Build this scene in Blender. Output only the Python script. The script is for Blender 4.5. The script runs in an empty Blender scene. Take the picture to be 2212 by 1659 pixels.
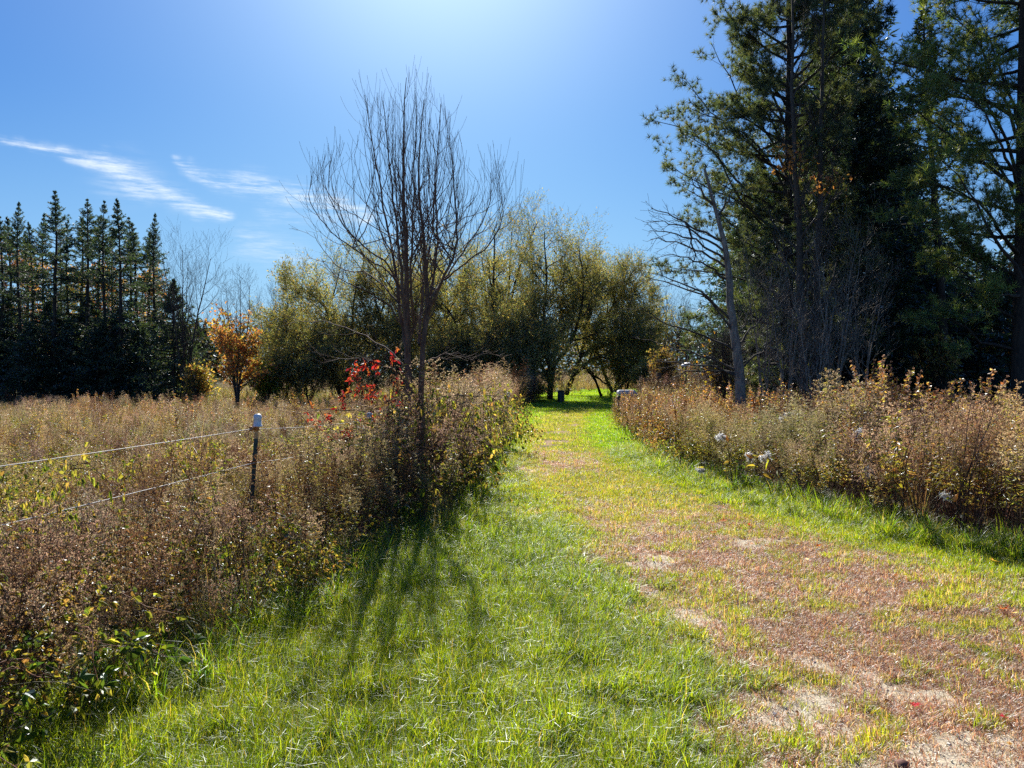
import bpy, math
import numpy as np
from mathutils import Vector, Euler

# ------------------------------------------------------------------ camera, sky, sun, exposure
S = bpy.context.scene
COL = S.collection
R = math.radians
cam_d = bpy.data.cameras.new('camera'); cam = bpy.data.objects.new('camera', cam_d); COL.objects.link(cam)
cam_d.sensor_width = 36; cam_d.lens = 26.0; cam_d.clip_end = 3000; cam_d.clip_start = .05
cam.location = (0, 0, 1.6); cam.rotation_euler = (R(90 - 1.06), 0, 0)
S.camera = cam
SUN_EL, SUN_AZ = 36.0, -5.6          # degrees; azimuth from +Y towards +X
S.view_settings.view_transform = 'Standard'; S.view_settings.look = 'None'
S.view_settings.exposure = 1.05; S.view_settings.gamma = 1
S.view_settings.use_curve_mapping = False
S.cycles.max_bounces = 9; S.cycles.diffuse_bounces = 6; S.cycles.glossy_bounces = 2
S.cycles.transmission_bounces = 5; S.cycles.transparent_max_bounces = 8
S.cycles.use_denoising = False
try: S.cycles.denoiser = 'OPENIMAGEDENOISE'
except Exception: pass
S.cycles.use_adaptive_sampling = True; S.cycles.adaptive_threshold = 0.015
S.cycles.sample_clamp_indirect = 6

def sun_vec():
    e, a = R(SUN_EL), R(SUN_AZ)
    return Vector((math.sin(a)*math.cos(e), math.cos(a)*math.cos(e), math.sin(e)))
sl = bpy.data.lights.new('sun', 'SUN'); so = bpy.data.objects.new('sun', sl); COL.objects.link(so)
sl.energy = 5.0; sl.angle = R(.53); sl.color = (1, .94, .84)
so.rotation_euler = sun_vec().to_track_quat('Z', 'Y').to_euler(); so.location = sun_vec()*60

W = bpy.data.worlds.new('World'); S.world = W; W.use_nodes = True
class NT:
    """tiny helper to write node maths"""
    def __init__(s, t): s.t = t; s.n = t.nodes; s.l = t.links
    def new(s, k, **kw):
        n = s.n.new(k)
        for a, b in kw.items(): setattr(n, a, b)
        return n
    def put(s, sock, v):
        if isinstance(v, bpy.types.NodeSocket): s.l.new(v, sock)
        elif v is not None:
            if hasattr(sock.default_value, '__len__') and not hasattr(v, '__len__'): v = [v]*len(sock.default_value)
            if hasattr(sock.default_value, '__len__') and len(sock.default_value) == 4 and len(v) == 3: v = list(v)+[1]
            sock.default_value = v
    def m(s, op, a, b=None, c=None, clamp=False):
        n = s.new('ShaderNodeMath', operation=op, use_clamp=clamp)
        for i, v in enumerate((a, b, c)):
            if v is not None: s.put(n.inputs[i], v)
        return n.outputs[0]
    def v(s, op, a, b=None, c=None):
        n = s.new('ShaderNodeVectorMath', operation=op)
        for i, v in enumerate((a, b, c)):
            if v is not None: s.put(n.inputs[i], v)
        return n.outputs['Value'] if op in ('DOT_PRODUCT', 'LENGTH', 'DISTANCE') else n.outputs[0]
    def noise(s, vec, scale, detail=3, rough=.55):
        n = s.new('ShaderNodeTexNoise'); s.put(n.inputs['Vector'], vec)
        n.inputs['Scale'].default_value = scale; n.inputs['Detail'].default_value = detail; n.inputs['Roughness'].default_value = rough
        return n.outputs['Fac']
    def ramp(s, x, a, b, c=0., d=1., smooth=True):
        n = s.new('ShaderNodeMapRange'); n.clamp = True
        if smooth: n.interpolation_type = 'SMOOTHSTEP'
        for i, v in enumerate((x, a, b, c, d)): s.put(n.inputs[i], v)
        return n.outputs[0]
    def mix(s, f, a, b, mode='MIX'):
        n = s.new('ShaderNodeMix', data_type='RGBA', blend_type=mode)
        s.put(n.inputs[0], f); s.put(n.inputs[6], a); s.put(n.inputs[7], b)
        return n.outputs[2]

SKY_G = (.262, .645, 1.36)
def build_world():
    t = NT(W.node_tree); t.n.clear()
    sky = t.new('ShaderNodeTexSky', sky_type='NISHITA'); sky.sun_disc = False
    sky.sun_elevation = R(SUN_EL); sky.sun_rotation = R(SUN_AZ)
    sky.altitude = 300; sky.air_density = 1.0; sky.dust_density = .6; sky.ozone_density = 2.2
    sp = t.new('ShaderNodeSeparateColor'); t.l.new(sky.outputs[0], sp.inputs[0]); cb = t.new('ShaderNodeCombineColor')
    for k, (gain, lim) in enumerate(((SKY_G[0], 10.6), (SKY_G[1], 10.6), (SKY_G[2], 11.2))):   # keep the air near the sun within range
        x = t.m('MULTIPLY', sp.outputs[k], gain)
        x = t.m('DIVIDE', x, t.m('POWER', t.m('ADD', 1., t.m('POWER', t.m('DIVIDE', x, lim), 2.)), .5))
        t.l.new(x, cb.inputs[k])
    col = cb.outputs[0]
    tc = t.new('ShaderNodeTexCoord'); d = tc.outputs['Generated']
    # thin cirrus: two streaks low in the western half and faint tufts, as directions on the sky
    sep = t.new('ShaderNodeSeparateXYZ'); t.l.new(d, sep.inputs[0])
    yy = t.m('MAXIMUM', sep.outputs[1], .05)
    u0 = t.m('DIVIDE', sep.outputs[0], yy); v0 = t.m('DIVIDE', sep.outputs[2], yy)
    warp = t.m('SUBTRACT', t.noise(d, 7, 4), .5); warp2 = t.m('SUBTRACT', t.noise(d, 19, 4), .5)
    u = u0; v = t.m('ADD', v0, t.m('ADD', t.m('MULTIPLY', warp, .085), t.m('MULTIPLY', warp2, .035)))
    def streak(pts, amp, asym=1.6):
        out = None
        for (x0, y0, w0), (x1, y1, w1) in zip(pts[:-1], pts[1:]):
            a0, b0, a1, b1 = (x0-1106)/1598, (800-y0)/1598, (x1-1106)/1598, (800-y1)/1598
            dx, dy = a1-a0, b1-b0; L2 = dx*dx+dy*dy
            tt = t.m('DIVIDE', t.m('ADD', t.m('MULTIPLY', t.m('SUBTRACT', u, a0), dx), t.m('MULTIPLY', t.m('SUBTRACT', v, b0), dy)), L2)
            tt = t.m('MINIMUM', t.m('MAXIMUM', tt, 0.), 1.)
            ex = t.m('SUBTRACT', t.m('SUBTRACT', u, a0), t.m('MULTIPLY', tt, dx))
            ey = t.m('SUBTRACT', t.m('SUBTRACT', v, b0), t.m('MULTIPLY', tt, dy))
            dist = t.m('SQRT', t.m('ADD', t.m('MULTIPLY', ex, ex), t.m('MULTIPLY', ey, ey)))
            wd = t.m('ADD', w0/1598, t.m('MULTIPLY', tt, (w1-w0)/1598))
            q = t.m('DIVIDE', dist, wd)
            f = t.m('POWER', 2.718, t.m('MULTIPLY', t.m('MULTIPLY', q, q), -1.))
            out = f if out is None else t.m('MAXIMUM', out, f)
        return t.m('MULTIPLY', out, amp)
    mp = t.new('ShaderNodeMapping'); mp.inputs['Rotation'].default_value = (0, R(22), 0); mp.inputs['Scale'].default_value = (3, 3, 26)
    t.l.new(d, mp.inputs[0])
    fib = t.ramp(t.noise(mp.outputs[0], 4.2, 7, .72), .36, .72, .03, 1.)
    s1 = streak([(-260, 300, 8), (0, 306, 7), (130, 316, 11), (230, 345, 20), (290, 395, 34), (380, 432, 22), (500, 478, 9)], .85)
    s2 = streak([(385, 352, 8), (470, 388, 18), (570, 418, 27), (690, 446, 26), (800, 470, 12)], .9)
    s3 = streak([(230, 320, 12), (262, 385, 45), (320, 410, 26)], .4)
    s4 = streak([(540, 540, 34), (650, 556, 28)], .38)
    s5 = streak([(580, 480, 22), (660, 488, 14)], .3)
    cl = t.m('MAXIMUM', t.m('MAXIMUM', s1, s2), t.m('MAXIMUM', s3, t.m('MAXIMUM', s4, s5)))
    cl = t.m('MULTIPLY', cl, fib, clamp=True)
    front = t.ramp(sep.outputs[1], .06, .25)
    cl = t.m('MULTIPLY', cl, front)
    col = t.mix(t.ramp(sep.outputs[2], -.02, .34, .62, 0.), col, (4.6, 7.2, 9.6))    # paler air towards the horizon
    col = t.mix(cl, col, (9.6, 10.4, 11.))
    # forward scattering of the air round the sun
    sv = sun_vec()
    c = t.v('DOT_PRODUCT', t.v('NORMALIZE', d), tuple(sv))
    g = t.m('POWER', t.m('MAXIMUM', c, 0.), 45.)
    g2 = t.m('POWER', t.m('MAXIMUM', c, 0.), 9.)
    glow = t.m('ADD', t.m('MULTIPLY', g, 4.5), t.m('MULTIPLY', g2, GLOW2))
    vm = t.new('ShaderNodeVectorMath', operation='SCALE'); vm.inputs[0].default_value = (1., .92, .9); t.l.new(glow, vm.inputs['Scale'])
    col = t.mix(1., col, vm.outputs[0], 'ADD')
    bg = t.new('ShaderNodeBackground'); bg.inputs[1].default_value = .05
    t.l.new(col, bg.inputs[0])
    o = t.new('ShaderNodeOutputWorld'); t.l.new(bg.outputs[0], o.inputs[0])
GLOW2 = 1.5
build_world()

# ------------------------------------------------------------------ helpers
def at(x, y, d):
    """world point seen at picture position (x, y) of a 2212 px wide view, at distance d"""
    return np.array([(x-1106)/1598*d, d, 1.6+(800-y)/1598*d])
def tag(o, label=None, cat=None, group=None, kind=None):
    if label: o['label'] = label
    if cat: o['category'] = cat
    if group: o['group'] = group
    if kind: o['kind'] = kind
    return o
def empty(name, loc=(0, 0, 0), rz=0):
    o = bpy.data.objects.new(name, None); COL.objects.link(o); o.location = loc; o.rotation_euler = (0, 0, rz)
    o.empty_display_size = .2
    return o
def copy_tree(o, parent=None):
    c = o.copy(); COL.objects.link(c); c.parent = parent
    for ch in list(o.children): copy_tree(ch, c)
    return c
def smooth(a, b, x):
    t = np.clip((x-a)/(b-a), 0, 1); return t*t*(3-2*t)
def unit(v): return v/np.maximum(np.linalg.norm(v, axis=-1, keepdims=True), 1e-9)

_rt = np.random.default_rng(5).random((256, 256))
def vnoise(x, y):
    xi = np.floor(x).astype(int); yi = np.floor(y).astype(int); fx = x-xi; fy = y-yi
    fx = fx*fx*(3-2*fx); fy = fy*fy*(3-2*fy)
    g = lambda i, j: _rt[i & 255, j & 255]
    return (g(xi, yi)*(1-fx)+g(xi+1, yi)*fx)*(1-fy)+(g(xi, yi+1)*(1-fx)+g(xi+1, yi+1)*fx)*fy
def fbm(x, y, o=4):
    s = 0; a = .5; n = 0
    for k in range(o):
        s = s+a*vnoise(x*2**k+17*k, y*2**k+31*k); n += a; a *= .5
    return s/n

class MB:
    """collects geometry for ONE mesh"""
    def __init__(s): s.V = []; s.C = []; s.F4 = []; s.F3 = []; s.n = 0
    def add(s, V, F, col, mat=0, sm=False):
        V = np.asarray(V, float).reshape(-1, 3); F = np.asarray(F, int)
        c = np.asarray(col, float)
        if c.ndim == 1: c = np.tile(c, (len(V), 1))
        s.V.append(V); s.C.append(c)
        if len(F): (s.F4 if F.shape[1] == 4 else s.F3).append((F+s.n, mat, sm))
        s.n += len(V)
        return s
    def mesh(s, name, mats):
        me = bpy.data.meshes.new(name)
        V = np.concatenate(s.V); C = np.concatenate(s.C)
        me.vertices.add(len(V)); me.vertices.foreach_set('co', V.astype('f').ravel())
        idx = []; tot = []; mi = []; sm = []
        for lst, k in ((s.F4, 4), (s.F3, 3)):
            for F, m, q in lst:
                idx.append(F.ravel()); tot.append(np.full(len(F), k)); mi.append(np.full(len(F), m)); sm.append(np.full(len(F), q))
        idx = np.concatenate(idx); tot = np.concatenate(tot); mi = np.concatenate(mi); sm = np.concatenate(sm)
        me.loops.add(len(idx)); me.loops.foreach_set('vertex_index', idx.astype('i'))
        me.polygons.add(len(tot)); st = np.concatenate([[0], np.cumsum(tot)[:-1]])
        me.polygons.foreach_set('loop_start', st.astype('i'))
        me.polygons.foreach_set('material_index', mi.astype('i')); me.polygons.foreach_set('use_smooth', sm.astype(bool))
        a = me.color_attributes.new('Col', 'FLOAT_COLOR', 'POINT')
        a.data.foreach_set('color', np.concatenate([C, np.ones((len(C), 1))], 1).astype('f').ravel())
        for m in (mats if isinstance(mats, (list, tuple)) else [mats]): me.materials.append(m)
        me.update(calc_edges=True); me.validate()
        return me
    def build(s, name, mats, parent=None, loc=None):
        o = bpy.data.objects.new(name, s.mesh(name, mats)); COL.objects.link(o)
        if parent: o.parent = parent
        if loc is not None: o.location = loc
        return o

def tubes(mb, P, Rr, col, sides=4, mat=0):
    P = np.asarray(P, float); Rr = np.asarray(Rr, float)
    if P.ndim == 2: P = P[None]; Rr = Rr[None]
    B, N, _ = P.shape
    T = np.gradient(P, axis=1); T = unit(T)
    ref = np.where(np.abs(T[:, :1, 2:3]) > .8, np.array([1., 0, 0]), np.array([0, 0, 1.]))
    ref = np.broadcast_to(ref, T.shape)
    U = unit(np.cross(T, ref)); Vv = np.cross(T, U)
    a = np.arange(sides)*2*math.pi/sides
    ring = P[:, :, None]+Rr[:, :, None, None]*(U[:, :, None]*np.cos(a)[:, None]+Vv[:, :, None]*np.sin(a)[:, None])
    i = np.arange(B)[:, None, None]*N*sides+np.arange(N-1)[None, :, None]*sides+np.arange(sides)
    j = np.arange(B)[:, None, None]*N*sides+np.arange(N-1)[None, :, None]*sides+(np.arange(sides)+1) % sides
    F = np.stack([i, j, j+sides, i+sides], -1).reshape(-1, 4)
    c = np.asarray(col, float)
    if c.ndim == 2: c = np.repeat(c, N*sides, 0)
    mb.add(ring.reshape(-1, 3), F, c, mat, True)

def leaves(mb, P, D, L, Wd, col, rng, mat=0, droop=0., fold=.25, shape='rhomb'):
    n = len(P); D = unit(np.asarray(D, float)+np.array([0, 0, -1.])*droop)
    rnd = rng.normal(size=(n, 3)); Sd = unit(np.cross(D, rnd)); Nn = np.cross(Sd, D)
    L = np.broadcast_to(L, (n,))[:, None]; Wd = np.broadcast_to(Wd, (n,))[:, None]
    col = np.broadcast_to(col, (n, 3))
    if shape == 'rhomb':
        V = np.stack([P, P+D*L*.45+Sd*Wd*.5+Nn*Wd*fold, P+D*L, P+D*L*.45-Sd*Wd*.5+Nn*Wd*fold], 1)
        F = np.arange(n)[:, None]*4+np.array([[0, 1, 2, 3]]); k = 4
    elif shape == 'tri':
        V = np.stack([P-Sd*Wd*.5, P+Sd*Wd*.5, P+D*L], 1); F = np.arange(n)[:, None]*3+np.array([[0, 1, 2]]); k = 3
    else:   # ovate, folded along the midrib and drooping at the tip
        up = Nn*Wd*fold; dr = np.array([0, 0, -1.])*L*.22
        V = np.stack([P, P+D*L*.35, P+D*L*.7+dr*.4, P+D*L+dr,
                      P+D*L*.28+Sd*Wd*.48+up, P+D*L*.62+Sd*Wd*.36+up+dr*.3,
                      P+D*L*.28-Sd*Wd*.48+up, P+D*L*.62-Sd*Wd*.36+up+dr*.3], 1)
        b = np.arange(n)[:, None, None]*8
        q = (b+np.array([[0, 1, 5, 4], [1, 2, 3, 5], [0, 6, 7, 1], [1, 7, 3, 2]])).reshape(-1, 4); F = q; k = 8
    mb.add(V.reshape(-1, 3), F, np.repeat(col, k, 0), mat)

def blades(mb, P, az, H, Wd, bend, col, rng, segs=3, mat=0):
    n = len(P); H = np.broadcast_to(H, (n,)); Wd = np.broadcast_to(Wd, (n,)); bend = np.broadcast_to(bend, (n,))
    dirn = np.stack([np.cos(az), np.sin(az), 0*az], -1); side = np.stack([-np.sin(az), np.cos(az), 0*az], -1)
    tw = rng.uniform(-.8, .8, n)[:, None]; side = unit(side*np.cos(tw)+dirn*np.sin(tw))
    pts = []
    for k in range(segs+1):
        t = k/segs; ang = bend*t
        h = H*(np.sin(ang)/np.maximum(bend, .05)); o = H*((1-np.cos(ang))/np.maximum(bend, .05))
        c = P+dirn*o[:, None]+np.array([0, 0, 1.])*h[:, None]
        w = Wd[:, None]*(1-t**1.6)*.5+1e-4
        pts += [c-side*w, c+side*w]
    V = np.stack(pts, 1); m = 2*(segs+1)
    q = np.array([[2*k, 2*k+1, 2*k+3, 2*k+2] for k in range(segs)])
    F = (np.arange(n)[:, None, None]*m+q).reshape(-1, 4)
    mb.add(V.reshape(-1, 3), F, np.repeat(np.broadcast_to(col, (n, 3)), m, 0), mat)

def spawn(P, Rr, n, t0, t1, ang, L, rng, npts=5, up=0., wig=.12, rr=.55, tip=.25, angv=.15, rmax=9., flat=0., az=None, whorl=0.):
    """children along every polyline of P. L(t, parent_length) gives their lengths"""
    B, N, _ = P.shape
    t = t0+(t1-t0)*(np.arange(n)+rng.random((B, n)))/n
    if whorl: t = np.clip(np.round(t/whorl)*whorl+rng.normal(0, whorl*.24, t.shape), t0, t1)
    f = t*(N-1); i = np.minimum(f.astype(int), N-2); fr = (f-i)[..., None]
    b = np.arange(B)[:, None]
    pos = P[b, i]*(1-fr)+P[b, i+1]*fr; tan = unit(P[b, i+1]-P[b, i])
    rad = Rr[b, i]*(1-fr[..., 0])+Rr[b, i+1]*fr[..., 0]
    plen = np.linalg.norm(np.diff(P, axis=1), axis=-1).sum(1)[:, None]+0*t
    a1 = unit(np.cross(tan, np.array([.03, .02, 1.]))); a2 = np.cross(tan, a1)
    if az is None: ph = (np.arange(n)*2.4)[None]+rng.uniform(0, 6.28, (B, 1))+rng.normal(0, .4, (B, n))
    else: ph = az(t, rng)
    if flat > 0:    # keep the children near the horizontal plane of a limb
        ph = np.where(rng.random((B, n)) < .5, 0, math.pi)+rng.normal(0, 1-flat, (B, n))
    perp = a1*np.cos(ph)[..., None]+a2*np.sin(ph)[..., None]
    an = (ang(t) if callable(ang) else ang)+rng.normal(0, angv, (B, n))
    d = unit(tan*np.cos(an)[..., None]+perp*np.sin(an)[..., None]).reshape(-1, 3)
    ln = L(t, plen)*np.ones((B, n))
    ln = ln.reshape(-1); T = t.reshape(-1); p = pos.reshape(-1, 3)
    r0 = np.minimum(rad.reshape(-1)*rr, rmax)
    out = [p]; seg = (ln/(npts-1))[:, None]
    upv = up(T)[:, None] if callable(up) else up
    for k in range(npts-1):
        p = p+d*seg; out.append(p)
        d = unit(d+np.array([0, 0, 1.])*upv/(npts-1)+rng.normal(size=d.shape)*wig)
    C = np.stack(out, 1); rad2 = r0[:, None]*np.linspace(1, tip, npts)
    return C, rad2, T

def curve(pts, n=14, r=(.05, .01), jit=0., rng=None, pw=1.):
    """smooth polyline through points -> (1,n,3), (1,n)"""
    p = np.asarray(pts, float); m = len(p)
    s = np.concatenate([[0], np.cumsum(np.linalg.norm(np.diff(p, axis=0), axis=1))]); s /= s[-1]
    q = np.linspace(0, 1, n); out = np.zeros((n, 3))
    tg = np.gradient(p, s, axis=0)
    for k, x in enumerate(q):
        i = min(np.searchsorted(s, x, side='right')-1, m-2); h = s[i+1]-s[i]; u = (x-s[i])/h
        out[k] = (2*u**3-3*u*u+1)*p[i]+(u**3-2*u*u+u)*h*tg[i]+(-2*u**3+3*u*u)*p[i+1]+(u**3-u*u)*h*tg[i+1]
    if jit: out[1:] += rng.normal(size=(n-1, 3))*jit
    return out[None], (r[0]+(r[1]-r[0])*q**pw)[None]

def pick(rng, n, cols, w=None, var=.18):
    cols = np.asarray(cols, float); i = rng.choice(len(cols), n, p=None if w is None else np.array(w)/sum(w))
    return cols[i]*(1+rng.normal(0, var, (n, 1))).clip(.4, 1.7)*(1+rng.normal(0, .06, (n, 3)))

# ------------------------------------------------------------------ materials
def mat_new(name):
    m = bpy.data.materials.new(name); m.use_nodes = True; t = NT(m.node_tree); t.n.clear()
    return m, t, t.new('ShaderNodeOutputMaterial')
def leaf_mat(name, trans=.5, gloss=.06, rough=.4, inst=False, tt=(1.25, 1.15, .55)):
    m, t, o = mat_new(name)
    a = t.new('ShaderNodeAttribute', attribute_name='Col'); c = a.outputs['Color']
    if inst:
        b = t.new('ShaderNodeAttribute', attribute_name='tint', attribute_type='INSTANCER')
        c = t.mix(1., c, b.outputs['Color'], 'MULTIPLY')
    d = t.new('ShaderNodeBsdfDiffuse'); t.put(d.inputs[0], c)
    tr = t.new('ShaderNodeBsdfTranslucent')
    tc = t.mix(1., c, tt, 'MULTIPLY'); t.put(tr.inputs[0], tc)
    mx = t.new('ShaderNodeMixShader'); mx.inputs[0].default_value = trans
    t.l.new(d.outputs[0], mx.inputs[1]); t.l.new(tr.outputs[0], mx.inputs[2])
    g = t.new('ShaderNodeBsdfGlossy'); g.inputs['Roughness'].default_value = rough; g.inputs[0].default_value = (.9, .95, 1, 1)
    fr = t.new('ShaderNodeFresnel'); fr.inputs[0].default_value = 1.35
    mg = t.new('ShaderNodeMixShader'); t.put(mg.inputs[0], t.m('MULTIPLY', fr.outputs[0], gloss))
    t.l.new(mx.outputs[0], mg.inputs[1]); t.l.new(g.outputs[0], mg.inputs[2])
    t.l.new((mg if gloss else mx).outputs[0], o.inputs[0])
    return m
def bark_mat(name, col, col2, scale=18, inst=False, rough=.85, bump=.4):
    m, t, o = mat_new(name)
    tc = t.new('ShaderNodeTexCoord')
    mp = t.new('ShaderNodeMapping'); mp.inputs['Scale'].default_value = (1, 1, .22); t.l.new(tc.outputs['Object'], mp.inputs[0])
    n1 = t.noise(mp.outputs[0], scale, 5, .65); n2 = t.noise(tc.outputs['Object'], scale*.15, 3)
    f = t.ramp(t.m('ADD', t.m('MULTIPLY', n1, .7), t.m('MULTIPLY', n2, .3)), .35, .65)
    p = t.new('ShaderNodeBsdfPrincipled'); t.put(p.inputs['Base Color'], t.mix(f, col, col2)); p.inputs['Roughness'].default_value = rough
    p.inputs['Specular IOR Level'].default_value = .25
    b = t.new('ShaderNodeBump'); b.inputs['Strength'].default_value = bump; b.inputs['Distance'].default_value = .01; t.put(b.inputs['Height'], n1)
    t.l.new(b.outputs[0], p.inputs['Normal']); t.l.new(p.outputs[0], o.inputs[0])
    return m
def vert_mat(name, rough=.7, inst=False):
    m, t, o = mat_new(name)
    a = t.new('ShaderNodeAttribute', attribute_name='Col'); c = a.outputs['Color']
    if inst:
        b = t.new('ShaderNodeAttribute', attribute_name='tint', attribute_type='INSTANCER'); c = t.mix(1., c, b.outputs['Color'], 'MULTIPLY')
    p = t.new('ShaderNodeBsdfPrincipled'); t.put(p.inputs['Base Color'], c); p.inputs['Roughness'].default_value = rough
    p.inputs['Specular IOR Level'].default_value = .3
    t.l.new(p.outputs[0], o.inputs[0]); return m
def solid_mat(name, col, rough=.6, var=.25, scale=20, metal=0., col2=None, bump=.2):
    m, t, o = mat_new(name)
    tc = t.new('ShaderNodeTexCoord'); n = t.noise(tc.outputs['Object'], scale, 5, .6)
    c2 = col2 or [x*(1-var) for x in col]
    p = t.new('ShaderNodeBsdfPrincipled'); t.put(p.inputs['Base Color'], t.mix(t.ramp(n, .38, .62), col, c2))
    p.inputs['Roughness'].default_value = rough; p.inputs['Metallic'].default_value = metal
    b = t.new('ShaderNodeBump'); b.inputs['Strength'].default_value = bump; b.inputs['Distance'].default_value = .005; t.put(b.inputs['Height'], n)
    t.l.new(b.outputs[0], p.inputs['Normal']); t.l.new(p.outputs[0], o.inputs[0]); return m

M_needle = leaf_mat('needle', .4, .14, .55, tt=(1.5, 1.5, .6))
M_leaf = leaf_mat('leaf', .55, .12, .55, tt=(1.5, 1.4, .55))
M_leafi = leaf_mat('weed_leaf', .6, .13, .45, inst=True, tt=(1.4, 1.3, .65))
M_grass = leaf_mat('grass_blade', .62, .09, .5, inst=True, tt=(1.6, 1.5, .5))
M_thatch = leaf_mat('dead_blade', .5, .12, .55, inst=True, tt=(1.3, 1.1, .85))
M_fluff = leaf_mat('seed_fluff', .55, 0, inst=True, tt=(1.15, 1.05, .85))
M_stemi = vert_mat('weed_stem', .7, inst=True)
M_bark = bark_mat('bark_grey', (.10, .085, .07), (.045, .038, .032))
M_barkd = bark_mat('bark_dark', (.06, .045, .035), (.02, .016, .014))
M_barkr = bark_mat('bark_brown', (.17, .115, .085), (.07, .045, .035), 30)
M_barkp = bark_mat('bark_pale', (.30, .27, .23), (.11, .09, .075), 22)
M_silk = leaf_mat('milkweed_silk', .5, .15, .3, tt=(1, 1, 1))

# ------------------------------------------------------------------ the lie of the land
LY = np.array([0, 2.0, 3.2, 4.26, 4.82, 6.3, 6.9, 9.1, 12.2, 19.7, 28.4, 34., 37., 60])
LX = np.array([-2.3, -2.1, -1.82, -1.72, -1.42, -1.22, -.72, -.6, -.35, -.2, .07, .9, 1.5, 1.5])
RY = np.array([0, 3.5, 4.5, 6.16, 7.1, 8.5, 10.2, 12.2, 16, 25.6, 30, 34., 36])
RX = np.array([13, 8.5, 6.4, 4.35, 3.75, 3.45, 2.9, 2.54, 2.44, 3.4, 4.3, 5.2, 9])
CY = np.array([0, 3, 6.4, 9, 12.8, 18, 25.6, 32, 36, 40, 48]); CX = np.array([2.7, 2.35, 2.0, 1.5, .95, 1.0, 2.0, 3.4, 5.2, 8, 14])
def XL(y): return np.interp(y, LY, LX)
def XR(y): return np.interp(y, RY, RX)
def XC(y): return np.interp(y, CY, CX)
def hz(x, y):
    z = .05*(fbm(x*.35+40, y*.35+9, 3)-.5)
    z = z-.28*smooth(1.5, 9, -x)*smooth(9, 26, y)
    z = z+.015*(fbm(x*4, y*4, 3)-.5)
    z = z-.03*smooth(1.3, .3, np.abs(x-XC(y)))*smooth(60, 30, y)
    z = z+.25*smooth(42, 52, y)*smooth(2, 6, x)
    return z
SAND = [(1.35, 2.6, .8, .35), (1.55, 4.1, .2, .12), (1.21, 6.16, .30, .30), (1.22, 4.75, .22, .32), (1.2, 3.36, .36, .26), (1.75, 2.95, .55, .28), (.95, 5.3, .12, .2), (2.25, 3.25, .4, .12), (.27, 11.7, .42, .5)]
def masks(x, y):
    """share of thatch (dead brown mat), bare sand, and green lushness at a ground point"""
    n1 = fbm(x*1.1+3, y*1.1+8, 4); n2 = fbm(x*2.6+50, y*2.6+12, 4); n3 = fbm(x*6+5, y*6+70, 3); n4 = fbm(x*17+5, y*17+70, 3)
    u = np.abs(x-XC(y))/(1.35+.40*smooth(7.5, 4.2, y))
    worn = smooth(1.25, .35, u+(n1-.5)*.9)*smooth(.35, 1.05, XR(y)-x+(n1-.5)*.5)
    near = smooth(10.5, 6.5, y)
    mid = .95*smooth(10, 13, y)*smooth(36, 30, y)*smooth(.7, .25, u)*.75
    thatch = np.clip(worn*(near*1.0+mid)*smooth(.28, .52, n2+.12*near), 0, 1)
    sand = 0*x
    for sx, sy, ax, ay in SAND:
        q = ((x-sx)/ax)**2+((y-sy)/ay)**2+(n3-.5)*3.2+(n4-.5)*2.2
        sand = np.maximum(sand, smooth(1.25, .5, q))
    sand = np.maximum(sand, worn*near*smooth(.55, .70, n1+.35*(n3-.5)+.2*(n4-.5)))
    lush = smooth(1.0, 2.1, (XC(y)-x)/1.0+(n1-.5)*1.3)*smooth(9.5, 6.5, y)
    lush = np.maximum(lush, smooth(.75, .15, x-XL(y)+(n1-.5)*.6)*.8)
    lush = np.maximum(lush, smooth(.8, .2, XR(y)-x+(n1-.5)*.6)*.75)
    return thatch, sand, lush, worn

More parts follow.
